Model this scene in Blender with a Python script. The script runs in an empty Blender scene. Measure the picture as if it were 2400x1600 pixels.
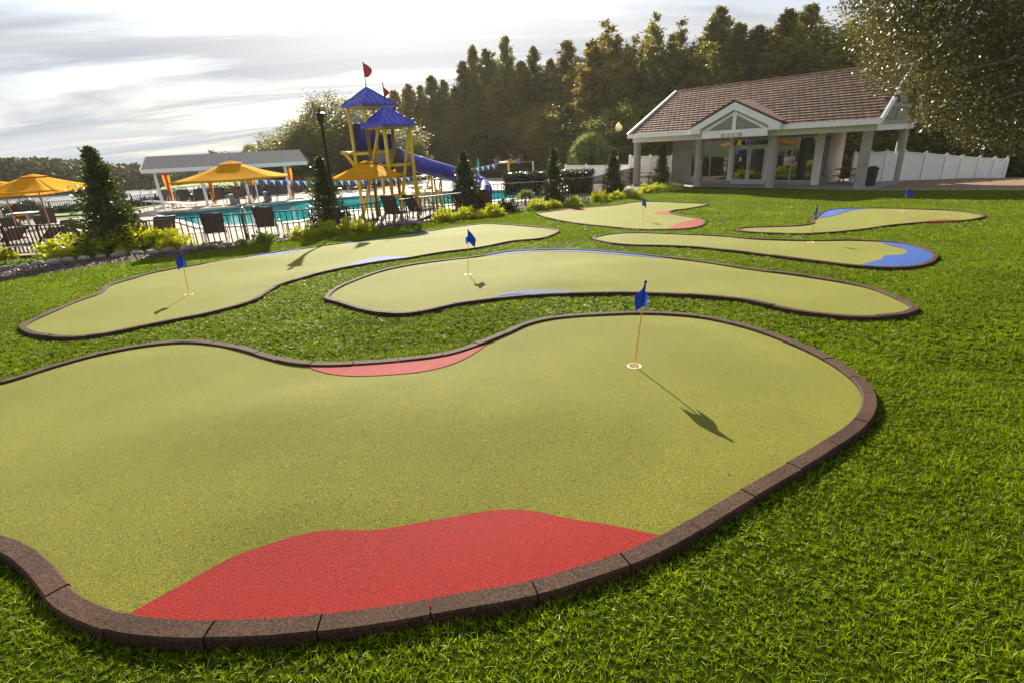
import bpy, bmesh, math, random
import numpy as np
from mathutils import Vector, Matrix, Euler
from mathutils.geometry import delaunay_2d_cdt
random.seed(7); rng = np.random.default_rng(7)
R = math.radians
scene = bpy.context.scene
col = scene.collection

# ------------------------------------------------------------------ camera
CAMH = 2.6                      # eye height above the level pool deck; the lawn rises towards the camera
F_PX, VPX, VPY = 1214., 1368., 4070.        # focal length and vertical vanishing point in 2400x1600 photo pixels
_d = Vector((VPX-1200, VPY-800, F_PX)).normalized()   # x right, y down, z forward
_up = -_d
_fw = Vector((0, 0, 1)); _Y = (_fw - _up*_fw.dot(_up)).normalized(); _X = _Y.cross(_up)
cam = bpy.data.objects.new('camera', bpy.data.cameras.new('camera')); col.objects.link(cam)
cam.data.sensor_width = 36.; cam.data.lens = 36.*F_PX/2400.
cam.data.clip_start = .05; cam.data.clip_end = 3000.
cx = Vector((_X.x, _Y.x, _up.x)); cy = -Vector((_X.y, _Y.y, _up.y)); cz = -Vector((_X.z, _Y.z, _up.z))
cam.matrix_world = Matrix(((cx.x, cy.x, cz.x, 0), (cx.y, cy.y, cz.y, 0), (cx.z, cy.z, cz.z, CAMH), (0, 0, 0, 1)))
scene.camera = cam

# ------------------------------------------------------------------ sky, sun, exposure
SUN_EL, SUN_AZ = 27.0, -9.0      # the sun stands ahead, a little to the left
sd = Vector((math.sin(R(SUN_AZ))*math.cos(R(SUN_EL)), math.cos(R(SUN_AZ))*math.cos(R(SUN_EL)), math.sin(R(SUN_EL))))
world = bpy.data.worlds.new('World'); scene.world = world; world.use_nodes = True
wt = world.node_tree; wn = wt.nodes; wl = wt.links; wn.clear()
wout = wn.new('ShaderNodeOutputWorld'); wbg = wn.new('ShaderNodeBackground'); wbg.inputs[1].default_value = .064
sky = wn.new('ShaderNodeTexSky'); sky.sky_type = 'NISHITA'; sky.sun_disc = False
sky.sun_elevation = R(SUN_EL); sky.sun_rotation = R(SUN_AZ); sky.air_density = 1.0; sky.dust_density = 1.5
tc = wn.new('ShaderNodeTexCoord')
sep = wn.new('ShaderNodeSeparateXYZ'); wl.new(tc.outputs['Generated'], sep.inputs[0])
def wmath(op, a, b=None, clamp=False):
    m = wn.new('ShaderNodeMath'); m.operation = op; m.use_clamp = clamp
    for i, v in enumerate((a, b)):
        if v is None: continue
        if isinstance(v, (int, float)): m.inputs[i].default_value = v
        else: wl.new(v, m.inputs[i])
    return m.outputs[0]
zz = wmath('ADD', wmath('MAXIMUM', sep.outputs[2], 0.0), .11)
cmb = wn.new('ShaderNodeCombineXYZ')
wl.new(wmath('DIVIDE', sep.outputs[0], zz), cmb.inputs[0]); wl.new(wmath('DIVIDE', sep.outputs[1], zz), cmb.inputs[1])
def wnoise(scale_xy, off, sc, det, rough, dist=0.):
    mp = wn.new('ShaderNodeMapping'); mp.inputs['Scale'].default_value = (*scale_xy, 1); mp.inputs['Location'].default_value = off
    mp.inputs['Rotation'].default_value = (0, 0, R(8))
    wl.new(cmb.outputs[0], mp.inputs[0])
    n = wn.new('ShaderNodeTexNoise'); n.inputs['Scale'].default_value = sc; n.inputs['Detail'].default_value = det
    n.inputs['Roughness'].default_value = rough; n.inputs['Distortion'].default_value = dist
    wl.new(mp.outputs[0], n.inputs[0]); return n.outputs['Fac']
def wramp(src, pts):
    r = wn.new('ShaderNodeValToRGB'); e = r.color_ramp.elements
    e[0].position, e[0].color = pts[0][0], (*pts[0][1], 1); e[1].position, e[1].color = pts[-1][0], (*pts[-1][1], 1)
    for p, c in pts[1:-1]:
        k = e.new(p); k.color = (*c, 1)
    wl.new(src, r.inputs[0]); return r.outputs[0]
def wmix(fac, a, b, mode='MIX'):
    m = wn.new('ShaderNodeMix'); m.data_type = 'RGBA'; m.blend_type = mode
    for s, v in ((m.inputs[0], fac), (m.inputs[6], a), (m.inputs[7], b)):
        if isinstance(v, (int, float)): s.default_value = v
        elif isinstance(v, tuple): s.default_value = (*v, 1)
        else: wl.new(v, s)
    return m.outputs[2]
cover = wramp(wnoise((.34, 1.1), (3.1, 1.7, 0), .85, 9, .58, .6), [(.38, (0, 0, 0)), (.53, (1, 1, 1))])
thick = wramp(wnoise((.26, 1.25), (7.3, 4.2, 0), .62, 8, .55, .5), [(.40, (0, 0, 0)), (.60, (1, 1, 1))])
dot = wn.new('ShaderNodeVectorMath'); dot.operation = 'DOT_PRODUCT'; wl.new(tc.outputs['Generated'], dot.inputs[0]); dot.inputs[1].default_value = sd
glow = wmath('POWER', wmath('MAXIMUM', dot.outputs['Value'], 0.), 15.)
glow2 = wmath('POWER', wmath('MAXIMUM', dot.outputs['Value'], 0.), 26.)
ccol = wmix(thick, (4.5, 4.6, 4.75), (2.15, 2.5, 3.1))
cl = wmix(glow, ccol, (5.6, 5.55, 5.5))
cl = wmix(glow2, cl, (8.5, 8.3, 8.0))
bluesky = wmix(.45, sky.outputs[0], (2.6, 3.4, 4.6))
bluesky = wmix(glow, bluesky, (4.8, 5.0, 5.3))
horiz = wmath('POWER', wmath('SUBTRACT', 1., wmath('MAXIMUM', sep.outputs[2], 0.), True), 14.)
skyc = wmix(cover, bluesky, cl)
skyc = wmix(wmath('MULTIPLY', horiz, .65), skyc, (3.7, 4.1, 4.5))
wl.new(skyc, wbg.inputs[0]); wl.new(wbg.outputs[0], wout.inputs[0])
sun = bpy.data.objects.new('sun', bpy.data.lights.new('sun', 'SUN')); col.objects.link(sun)
sun.data.energy = 5.0; sun.data.angle = R(.5); sun.data.color = (1, .91, .75)
sun.rotation_euler = sd.to_track_quat('Z', 'Y').to_euler(); sun.location = (0, 0, 30)
scene.view_settings.view_transform = 'Standard'; scene.view_settings.look = 'None'
scene.view_settings.exposure = 1.38; scene.view_settings.gamma = 1.0
scene.view_settings.use_curve_mapping = False
HAZE = .00027
scene.cycles.max_bounces = 8; scene.cycles.transparent_max_bounces = 8

# ------------------------------------------------------------------ survey helpers: photo pixel -> point on the ground
def ray(px, py):
    v = Vector((px-1200, py-800, F_PX))
    return Vector((_X.dot(v), _Y.dot(v), _up.dot(v)))
def T(x, y):                     # the lawn falls gently away from the camera and levels out
    a = .96-.05*y
    return .5*(a+np.sqrt(a*a+.02))-.02
def at(px, py, z=0.):
    r = ray(px, py); t = (z-CAMH)/r.z; return (r.x*t, r.y*t)
def G(px, py, dz=0.):
    r = ray(px, py); t = 1.
    for _ in range(60): t = .5*t+.5*((T(r.x*t, r.y*t)+dz-CAMH)/r.z)
    return (r.x*t, r.y*t)
def hz(px, py, D):               # the point seen at that pixel at horizontal distance D
    r = ray(px, py); t = D/math.hypot(r.x, r.y); return Vector((r.x*t, r.y*t, CAMH+r.z*t))

# ------------------------------------------------------------------ materials
MATS = {}
def M(name, c1, c2=None, sc=20., rough=.6, spec=.4, bump=0., bsc=None, metal=0., det=4., lo=.35, hi=.65, coords='obj', rvar=0., trans=0., c3=None, isl=False, objr=0., bd=.01, blotch=0., bls=.8, nr=.5):
    m = bpy.data.materials.new(name); m.use_nodes = True; nt = m.node_tree; n = nt.nodes; l = nt.links
    b = n['Principled BSDF']; b.inputs['Roughness'].default_value = rough; b.inputs['Specular IOR Level'].default_value = spec
    b.inputs['Metallic'].default_value = metal
    t = n.new('ShaderNodeTexCoord')
    if coords == 'obj': vec = t.outputs['Object']
    else:
        g = n.new('ShaderNodeNewGeometry'); vec = g.outputs['Position']
    if c2 is None: c2 = tuple(min(1, v*1.15) for v in c1)
    ns = n.new('ShaderNodeTexNoise'); ns.inputs['Scale'].default_value = sc; ns.inputs['Detail'].default_value = det; ns.inputs['Roughness'].default_value = nr; l.new(vec, ns.inputs[0])
    rp = n.new('ShaderNodeValToRGB'); e = rp.color_ramp.elements; e[0].position = lo; e[0].color = (*c1, 1); e[1].position = hi; e[1].color = (*c2, 1)
    l.new(ns.outputs['Fac'], rp.inputs[0]); out = rp.outputs[0]
    if isl:
        g2 = n.new('ShaderNodeNewGeometry')
        rp.color_ramp.elements[0].position = 0.; rp.color_ramp.elements[1].position = 1.
        src = g2.outputs['Random Per Island']
        if c3:
            k = rp.color_ramp.elements.new(.55); k.color = (*c3, 1)
        mxn = n.new('ShaderNodeMath'); mxn.operation = 'MULTIPLY_ADD'; l.new(src, mxn.inputs[0]); mxn.inputs[1].default_value = .6
        sb = n.new('ShaderNodeMath'); sb.operation = 'MULTIPLY'; l.new(ns.outputs['Fac'], sb.inputs[0]); sb.inputs[1].default_value = .4
        l.new(sb.outputs[0], mxn.inputs[2]); l.new(mxn.outputs[0], rp.inputs[0])
    if objr:
        oi = n.new('ShaderNodeObjectInfo'); hs = n.new('ShaderNodeHueSaturation')
        mr = n.new('ShaderNodeMapRange'); l.new(oi.outputs['Random'], mr.inputs[0]); mr.inputs[3].default_value = 1-objr; mr.inputs[4].default_value = 1+objr
        l.new(mr.outputs[0], hs.inputs['Value']); l.new(out, hs.inputs['Color'])
        m2 = n.new('ShaderNodeMath'); m2.operation = 'MULTIPLY'; l.new(oi.outputs['Random'], m2.inputs[0]); m2.inputs[1].default_value = 7.13
        m3 = n.new('ShaderNodeMath'); m3.operation = 'FRACT'; l.new(m2.outputs[0], m3.inputs[0])
        mr2 = n.new('ShaderNodeMapRange'); l.new(m3.outputs[0], mr2.inputs[0]); mr2.inputs[3].default_value = .5-objr*.05; mr2.inputs[4].default_value = .5+objr*.07
        l.new(mr2.outputs[0], hs.inputs['Hue']); out = hs.outputs[0]
    if blotch:
        nb_ = n.new('ShaderNodeTexNoise'); nb_.inputs['Scale'].default_value = bls; nb_.inputs['Detail'].default_value = 5; nb_.inputs['Roughness'].default_value = .62; l.new(vec, nb_.inputs[0])
        mb_ = n.new('ShaderNodeMapRange'); l.new(nb_.outputs['Fac'], mb_.inputs[0]); mb_.inputs[1].default_value = .32; mb_.inputs[2].default_value = .68; mb_.inputs[3].default_value = 1-blotch; mb_.inputs[4].default_value = 1+blotch*.7
        hb_ = n.new('ShaderNodeHueSaturation'); l.new(out, hb_.inputs['Color']); l.new(mb_.outputs[0], hb_.inputs['Value']); out = hb_.outputs[0]
    l.new(out, b.inputs['Base Color'])
    if rvar:
        mr = n.new('ShaderNodeMapRange'); l.new(ns.outputs['Fac'], mr.inputs[0]); mr.inputs[3].default_value = rough-rvar; mr.inputs[4].default_value = rough+rvar
        l.new(mr.outputs[0], b.inputs['Roughness'])
    if bump:
        n2 = n.new('ShaderNodeTexNoise'); n2.inputs['Scale'].default_value = bsc or sc*2; n2.inputs['Detail'].default_value = 3; l.new(vec, n2.inputs[0])
        bp = n.new('ShaderNodeBump'); bp.inputs['Strength'].default_value = bump; bp.inputs['Distance'].default_value = bd
        l.new(n2.outputs['Fac'], bp.inputs['Height']); l.new(bp.outputs[0], b.inputs['Normal'])
    if trans:
        tb = n.new('ShaderNodeBsdfTranslucent'); l.new(out, tb.inputs[0]); mx = n.new('ShaderNodeMixShader'); mx.inputs[0].default_value = trans
        l.new(b.outputs[0], mx.inputs[1]); l.new(tb.outputs[0], mx.inputs[2]); l.new(mx.outputs[0], n['Material Output'].inputs[0])
    MATS[name] = m; return m
m_turf = M('putting turf', (0.0168, 0.0252, 0.00084), (0.2394, 0.2251, 0.01344), sc=160, nr=.72, rough=.8, spec=.10, bump=1., bsc=260, det=6, blotch=.16, bls=1.1, coords='pos', lo=.40, hi=.61, bd=.006)
m_turf.node_tree.nodes['Principled BSDF'].inputs['Sheen Weight'].default_value = .35; m_turf.node_tree.nodes['Principled BSDF'].inputs['Sheen Roughness'].default_value = .35; m_turf.node_tree.nodes['Principled BSDF'].inputs['Sheen Tint'].default_value = (.9, .95, .35, 1)
m_red = M('red turf', (0.1176, 0.00168, 0.00168), (0.378, 0.00924, 0.00504), sc=160, nr=.72, rough=.7, spec=.15, det=6, bump=1., bsc=240, coords='pos', bd=.01, lo=.40, hi=.60)
m_blue = M('blue turf', (0.00504, 0.0336, 0.1848), (0.042, 0.1344, 0.4872), sc=160, nr=.72, rough=.7, spec=.15, det=6, bump=1., bsc=240, coords='pos', bd=.01, lo=.40, hi=.60)
m_curb = M('rubber edging', (0.00672, 0.00336, 0.00168), (0.126, 0.06384, 0.04032), sc=80, nr=.8, rough=.8, spec=.15, blotch=.3, bls=3., bump=.8, bsc=200, coords='pos', lo=.36, hi=.7, bd=.004, det=5)
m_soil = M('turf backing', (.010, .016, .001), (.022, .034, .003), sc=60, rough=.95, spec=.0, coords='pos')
m_grass = M('lawn blades', (0.0252, 0.05208, 0.00084), (0.5208, 0.588, 0.00336), c3=(0.1428, 0.2184, 0.00168), isl=True, sc=9., rough=.40, spec=.15, trans=.46, blotch=.25, bls=.7, coords='pos')
m_mulch = M('dark mulch', (0.01512, 0.00756, 0.00588), (0.0714, 0.0378, 0.0294), sc=38, rough=.85, bump=1., bsc=45, coords='pos', bd=.03, lo=.35, hi=.7)
m_chip = M('mulch chips', (.022, .010, .008), (.13, .075, .06), isl=True, sc=10, rough=.6, spec=.5)
m_deck = M('pool deck concrete', (0.2604, 0.2016, 0.1596), (0.336, 0.2688, 0.2184), blotch=.15, bls=.5, sc=1.3, rough=.8, bump=.2, bsc=60, coords='pos')
m_coping = M('pool coping', (0.4368, 0.42, 0.3864), (0.5208, 0.504, 0.4704), sc=4, rough=.6)
m_tile = M('pool tile', (.02, .18, .20), (.05, .32, .34), sc=8, rough=.3)
m_slab = M('porch slab', (.20, .185, .175), (.28, .26, .24), sc=2.5, rough=.8, coords='pos')
m_dirt = M('pine straw ground', (0.1176, 0.063, 0.0294), (0.252, 0.1596, 0.084), sc=5, rough=.9, bump=.6, bsc=25, coords='pos', det=8, bd=.03)
m_ground = M('rough ground', (.035, .05, .012), (.09, .10, .03), sc=.6, rough=.95, coords='pos', det=8, bump=.4, bsc=4)
m_bank = M('sunny grass bank', (0.084, 0.168, 0.0126), (0.1428, 0.2352, 0.0168), sc=.3, rough=.9, coords='pos', det=6)
m_rock = M('rock', (0.1344, 0.1176, 0.1008), (0.3528, 0.3108, 0.2772), sc=9, rough=.85, bump=.6, bsc=14, objr=.25, bd=.02)
m_white = M('white paint', (.84, .82, .77), (.89, .875, .83), sc=3, rough=.45)
m_trim = M('cream trim paint', (.80, .76, .66), (.84, .805, .71), sc=2.5, rough=.55)
m_beige = M('beige stucco', (0.336, 0.2982, 0.2436), (0.378, 0.3402, 0.2856), blotch=.1, bls=.9, sc=3, rough=.85, bump=.25, bsc=90, bd=.004)
m_gablep = M('grey green panel', (.22, .22, .18), (.26, .26, .21), sc=4, rough=.8)
m_column = M('column stucco', (0.3192, 0.3066, 0.2604), (0.3696, 0.3528, 0.3024), sc=4, rough=.85, bump=.25, bsc=70, bd=.004)
m_tilr = M('clay roof tile', (0.0966, 0.05208, 0.03192), (0.252, 0.1554, 0.105), sc=7, rough=.7, spec=.4, objr=.28, det=6, bump=.3, bsc=30)
m_under = M('roof underlay', (.05, .035, .03), (.07, .05, .04), sc=5, rough=.9)
m_frame = M('door frame paint', (.55, .53, .49), (.60, .58, .54), sc=3, rough=.4)
m_metal = M('bright metal', (.62, .62, .62), (.7, .7, .7), sc=3, rough=.22, metal=1.)
m_brown = M('brown aluminium', (0.02688, 0.0126, 0.0084), (0.042, 0.02016, 0.01428), sc=6, rough=.45, spec=.35)
m_black = M('black iron', (0.0084, 0.0084, 0.01008), (0.0168, 0.0168, 0.01848), sc=9, rough=.35, spec=.5)
m_yel = M('yellow powder coat', (0.6048, 0.42, 0.00504), (0.672, 0.4788, 0.0084), sc=2, rough=.35, spec=.5)
m_bluep = M('blue plastic', (.028, .032, .36), (.045, .05, .46), sc=2, rough=.32, spec=.5)
m_bluer = M('blue roof plastic', (.035, .045, .42), (.05, .06, .52), sc=2, rough=.38, spec=.5)
m_navy = M('navy panel', (.010, .012, .13), (.016, .02, .18), sc=3, rough=.4)
m_orange = M('orange plastic', (.55, .20, .02), (.62, .25, .03), sc=2, rough=.4)
m_umb = M('umbrella canvas', (0.7224, 0.3528, 0.00336), (0.756, 0.3864, 0.00504), sc=3, rough=.9, spec=.05, trans=.35, blotch=.08, bls=2.)
m_curt = M('orange curtain', (.66, .24, .03), (.74, .30, .05), sc=3, rough=.85, trans=.45)
m_shingle = M('grey shingle', (0.1932, 0.1806, 0.168), (0.2604, 0.2436, 0.2268), sc=9, rough=.85, det=8)
m_mesh = M('dark sling fabric', (0.084, 0.06888, 0.06216), (0.1176, 0.09912, 0.08904), sc=60, rough=.75, trans=.12)
m_wicker = M('dark wicker', (.03, .017, .014), (.06, .035, .028), sc=60, rough=.6, bump=.5)
m_wood = M('brown wood', (.10, .055, .035), (.17, .10, .06), sc=9, rough=.75)
m_pole = M('umbrella wood pole', (.40, .24, .13), (.48, .30, .17), sc=9, rough=.5)
m_flag = M('blue flag cloth', (.006, .055, .42), (.01, .075, .52), sc=10, rough=.55, trans=.3)
m_rflag = M('red flag', (.42, .02, .02), (.5, .03, .03), sc=10, rough=.6, trans=.25)
m_stick = M('yellow flagstick', (.68, .36, .02), (.74, .41, .03), sc=10, rough=.35)
m_cup = M('cream cup liner', (.72, .60, .42), (.78, .66, .48), sc=10, rough=.5)
m_bark = M('bark', (.07, .05, .035), (.16, .12, .09), sc=9, rough=.9, bump=.6)
m_teal = M('teal paint', (.02, .32, .36), (.03, .38, .42), sc=5, rough=.4)
m_grey = M('grey plastic', (.30, .31, .34), (.36, .37, .40), sc=5, rough=.5)
m_dark = M('dark plastic', (.018, .018, .02), (.03, .03, .033), sc=5, rough=.45)
# foliage
m_cyp = M('cypress leaf', (0.0714, 0.084, 0.00756), (0.378, 0.3108, 0.03192), c3=(0.1848, 0.1806, 0.02016), isl=True, sc=.5, rough=.5, spec=.25, trans=.48, objr=.30)
m_cyp2 = M('autumn cypress leaf', (0.1428, 0.1134, 0.01512), (0.4536, 0.3276, 0.042), c3=(0.2772, 0.21, 0.02856), isl=True, sc=.5, rough=.5, spec=.25, trans=.48, objr=.25)
m_oakl = M('oak leaf', (.045, .046, .012), (.20, .165, .045), c3=(.095, .086, .022), isl=True, sc=1.5, rough=.42, spec=.42, trans=.36)
m_holly = M('holly leaf', (0.01344, 0.02688, 0.00336), (0.2268, 0.2772, 0.01176), c3=(0.0378, 0.06552, 0.00588), isl=True, sc=3.5, rough=.36, spec=.4, trans=.35, objr=.15)
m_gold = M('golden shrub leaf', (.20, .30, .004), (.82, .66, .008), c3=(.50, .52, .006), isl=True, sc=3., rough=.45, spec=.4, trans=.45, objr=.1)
m_lime = M('lime plant leaf', (.10, .20, .02), (.26, .36, .05), isl=True, sc=3., rough=.45, trans=.4)
m_hedge = M('hedge leaf', (0.01176, 0.0252, 0.00504), (0.0504, 0.0756, 0.01512), isl=True, sc=3., rough=.25, spec=.7, trans=.2)
m_palm = M('palmetto frond', (.06, .10, .02), (.34, .40, .14), isl=True, sc=2, rough=.3, spec=.6, trans=.4)
m_deadp = M('dead palm frond', (.20, .12, .05), (.34, .21, .09), isl=True, sc=2, rough=.7, trans=.2)
m_vine = M('vine leaf', (0.0294, 0.042, 0.01008), (0.1092, 0.1092, 0.0336), isl=True, sc=2, rough=.4, trans=.35)
m_far = M('far wood leaf', (0.0294, 0.0378, 0.0168), (0.1008, 0.084, 0.0294), c3=(0.0546, 0.0588, 0.02352), isl=True, sc=.12, rough=.7, spec=.15, trans=.3)

def water_mat(name, c, wave, ws, rough=.04, strength=.5, dist=.05):
    m = bpy.data.materials.new(name); m.use_nodes = True; n = m.node_tree.nodes; l = m.node_tree.links
    b = n['Principled BSDF']; b.inputs['Base Color'].default_value = (*c, 1); b.inputs['Roughness'].default_value = rough
    b.inputs['IOR'].default_value = 1.33
    g = n.new('ShaderNodeNewGeometry'); mp = n.new('ShaderNodeMapping'); mp.inputs['Scale'].default_value = (wave, 1, 1); l.new(g.outputs['Position'], mp.inputs[0])
    ns = n.new('ShaderNodeTexNoise'); ns.inputs['Scale'].default_value = ws; ns.inputs['Detail'].default_value = 3; l.new(mp.outputs[0], ns.inputs[0])
    bp = n.new('ShaderNodeBump'); bp.inputs['Strength'].default_value = strength; bp.inputs['Distance'].default_value = dist
    l.new(ns.outputs['Fac'], bp.inputs['Height']); l.new(bp.outputs[0], b.inputs['Normal'])
    return m
def mixwater(name, c, fac, ws, rough, strength, dist):
    m = water_mat(name, c, .6, ws, rough, strength, dist); n = m.node_tree.nodes; l = m.node_tree.links; b = n['Principled BSDF']
    df = n.new('ShaderNodeBsdfDiffuse'); df.inputs[0].default_value = (*c, 1); gl = n.new('ShaderNodeBsdfGlossy'); gl.inputs['Roughness'].default_value = rough
    lw = n.new('ShaderNodeFresnel'); lw.inputs[0].default_value = 1.33; mu = n.new('ShaderNodeMath'); mu.operation = 'MULTIPLY'; l.new(lw.outputs[0], mu.inputs[0]); mu.inputs[1].default_value = fac
    mx = n.new('ShaderNodeMixShader'); l.new(mu.outputs[0], mx.inputs[0]); l.new(df.outputs[0], mx.inputs[1]); l.new(gl.outputs[0], mx.inputs[2])
    nrm = b.inputs['Normal'].links[0].from_socket; l.new(nrm, gl.inputs['Normal']); l.new(mx.outputs[0], n['Material Output'].inputs[0]); return m
m_pool = mixwater('pool water', (.0, .27, .29), .85, 2.2, .04, .5, .03)
m_lake = mixwater('lake water', (.42, .43, .44), .8, .6, .25, .8, .3)  # pale grey base stands in for bright sky reflected on the lake
def glass_mat():
    m = bpy.data.materials.new('tinted glass'); m.use_nodes = True; n = m.node_tree.nodes; l = m.node_tree.links
    b = n['Principled BSDF']; b.inputs['Base Color'].default_value = (.016, .018, .014, 1); b.inputs['Roughness'].default_value = .03; b.inputs['Specular IOR Level'].default_value = 1.
    b.inputs['IOR'].default_value = 1.9
    return m
m_glass = glass_mat()
def globe_mat():
    m = M('milky lamp globe', (.90, .80, .52), (.92, .83, .56), sc=3, rough=.35, trans=.6)
    return m
m_globe = globe_mat()

# ------------------------------------------------------------------ object helpers
def thing(name, label, cat, loc=(0, 0, 0), rz=0., group=None):
    o = bpy.data.objects.new(name, None); col.objects.link(o); o.location = loc; o.rotation_euler = (0, 0, rz); o.empty_display_size = .2
    o['label'] = label; o['category'] = cat
    if group: o['group'] = group
    return o
def link(name, me, mat, parent=None):
    o = bpy.data.objects.new(name, me); col.objects.link(o)
    if mat is not None and not me.materials: me.materials.append(mat)
    if parent is not None: o.parent = parent
    return o
def tag(o, label, cat, group=None):
    o['label'] = label; o['category'] = cat
    if group: o['group'] = group
    return o
def struct(o): o['kind'] = 'structure'; return o
def stuff(o): o['kind'] = 'stuff'; return o
def dup(root, loc, rz=0., label=None, scale=None, group=None):
    r = root.copy(); col.objects.link(r); r.location = loc; r.rotation_euler = (0, 0, rz)
    if label: r['label'] = label
    if group: r['group'] = group
    if scale is not None: r.scale = scale
    for ch in root.children:
        c = ch.copy(); col.objects.link(c); c.parent = r
        for g in ch.children:
            d = g.copy(); col.objects.link(d); d.parent = c
    return r
class MB:
    def __init__(s): s.v = []; s.f = []
    def add(s, vs, fs):
        b = len(s.v); s.v += [tuple(v) for v in vs]; s.f += [tuple(i+b for i in f) for f in fs]; return s
    def box(s, x0, x1, y0, y1, z0, z1, mtx=None):
        vs = [Vector((x, y, z)) for z in (z0, z1) for y in (y0, y1) for x in (x0, x1)]
        if mtx is not None: vs = [mtx @ v for v in vs]
        return s.add(vs, [(0, 2, 3, 1), (4, 5, 7, 6), (0, 1, 5, 4), (1, 3, 7, 5), (3, 2, 6, 7), (2, 0, 4, 6)])
    def bar(s, a, b, w, h=None, up=Vector((0, 0, 1))):
        a = Vector(a); b = Vector(b); h = h or w; d = (b-a).normalized()
        if abs(d.dot(up)) > .98: up = Vector((0, 1, 0))
        x = d.cross(up).normalized()*w/2; y = x.cross(d).normalized()*h/2
        vs = [p+sx*x+sy*y for p in (a, b) for sx, sy in ((-1, -1), (1, -1), (1, 1), (-1, 1))]
        return s.add(vs, [(0, 3, 2, 1), (4, 5, 6, 7), (0, 1, 5, 4), (1, 2, 6, 5), (2, 3, 7, 6), (3, 0, 4, 7)])
    def tube(s, pts, rad, n=8, caps=True):
        pts = [Vector(p) for p in pts]; rad = rad if isinstance(rad, (list, tuple)) else [rad]*len(pts)
        vs = []; ref = Vector((0, 0, 1)); last = None
        for i, p in enumerate(pts):
            d = (pts[min(i+1, len(pts)-1)]-pts[max(i-1, 0)]).normalized()
            if last is None:
                x = d.cross(ref if abs(d.dot(ref)) < .9 else Vector((0, 1, 0))).normalized()
            else: x = (last-d*last.dot(d)).normalized()
            last = x; y = d.cross(x)
            vs += [p+(x*math.cos(2*math.pi*k/n)+y*math.sin(2*math.pi*k/n))*rad[i] for k in range(n)]
        fs = [(i*n+k, i*n+(k+1) % n, (i+1)*n+(k+1) % n, (i+1)*n+k) for i in range(len(pts)-1) for k in range(n)]
        if caps: fs += [tuple(range(n-1, -1, -1)), tuple((len(pts)-1)*n+k for k in range(n))]
        return s.add(vs, fs)
    def lathe(s, prof, c=(0, 0, 0), n=16):
        c = Vector(c); vs = [c+Vector((r*math.cos(2*math.pi*k/n), r*math.sin(2*math.pi*k/n), z)) for r, z in prof for k in range(n)]
        fs = [(i*n+k, i*n+(k+1) % n, (i+1)*n+(k+1) % n, (i+1)*n+k) for i in range(len(prof)-1) for k in range(n)]
        fs += [tuple(range(n-1, -1, -1)), tuple((len(prof)-1)*n+k for k in range(n))]
        return s.add(vs, fs)
    def mesh(s, name='m', smooth=False):
        me = bpy.data.meshes.new(name); me.from_pydata(s.v, [], s.f)
        if smooth: me.polygons.foreach_set('use_smooth', [True]*len(me.polygons))
        me.update(); return me
    def build(s, name, mat, parent=None, smooth=False):
        return link(name, s.mesh(name, smooth), mat, parent)
def smooth_by_angle(o, ang=40):
    me = o.data; me.polygons.foreach_set('use_smooth', [True]*len(me.polygons))
    try: me.set_sharp_from_angle(angle=R(ang))
    except Exception: pass
    return o
def bevel(o, w, seg=2):
    m = o.modifiers.new('bevel', 'BEVEL'); m.width = w; m.segments = seg; m.limit_method = 'ANGLE'; return o
def np_mesh(name, verts, quads):
    me = bpy.data.meshes.new(name); nv = len(verts); nf, k = quads.shape
    me.vertices.add(nv); me.vertices.foreach_set('co', np.asarray(verts, dtype=np.float32).ravel())
    me.loops.add(nf*k); me.loops.foreach_set('vertex_index', quads.astype(np.int32).ravel())
    me.polygons.add(nf); me.polygons.foreach_set('loop_start', (np.arange(nf)*k).astype(np.int32))
    try: me.polygons.foreach_set('loop_total', np.full(nf, k, dtype=np.int32))
    except Exception: pass
    me.update(calc_edges=True); me.validate(); return me
def leaves(P, size, aspect=.5, droop=0., updir=None, jit=.35, r=None):
    """one small folded diamond per point, randomly turned"""
    r = r or rng; n = len(P)
    d = r.normal(size=(n, 3)); d[:, 2] = d[:, 2]*.7-droop
    if updir is not None: d = d*.55+updir
    d /= np.linalg.norm(d, axis=1, keepdims=True)
    q = r.normal(size=(n, 3)); w = np.cross(d, q); w /= np.linalg.norm(w, axis=1, keepdims=True)
    s = size*(1+jit*(r.random((n, 1))*2-1))
    a = P-d*s*.5; b = P+d*s*.5; c = P+w*s*aspect*.5; e = P-w*s*aspect*.5
    V = np.stack([a, c, b, e], axis=1).reshape(-1, 3)
    return V, np.arange(n*4).reshape(-1, 4)
def inpoly(x, y, poly):
    x = np.asarray(x); y = np.asarray(y); c = np.zeros(x.shape, bool); P = np.asarray(poly)[:, :2]; j = len(P)-1
    for i in range(len(P)):
        xi, yi = P[i]; xj, yj = P[j]
        if yi != yj:
            c ^= ((yi > y) != (yj > y)) & (x < (xj-xi)*(y-yi)/(yj-yi)+xi)
        j = i
    return c
def polydist(x, y, poly, closed=True):
    P = np.asarray(poly)[:, :2]; Q = np.roll(P, -1, axis=0)
    if not closed: P, Q = P[:-1], Q[:-1]
    best = np.full(x.shape, 1e9)
    for (ax, ay), (bx, by) in zip(P, Q):
        dx, dy = bx-ax, by-ay; L = dx*dx+dy*dy+1e-12
        t = np.clip(((x-ax)*dx+(y-ay)*dy)/L, 0, 1)
        best = np.minimum(best, (x-ax-t*dx)**2+(y-ay-t*dy)**2)
    return np.sqrt(best)
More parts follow.
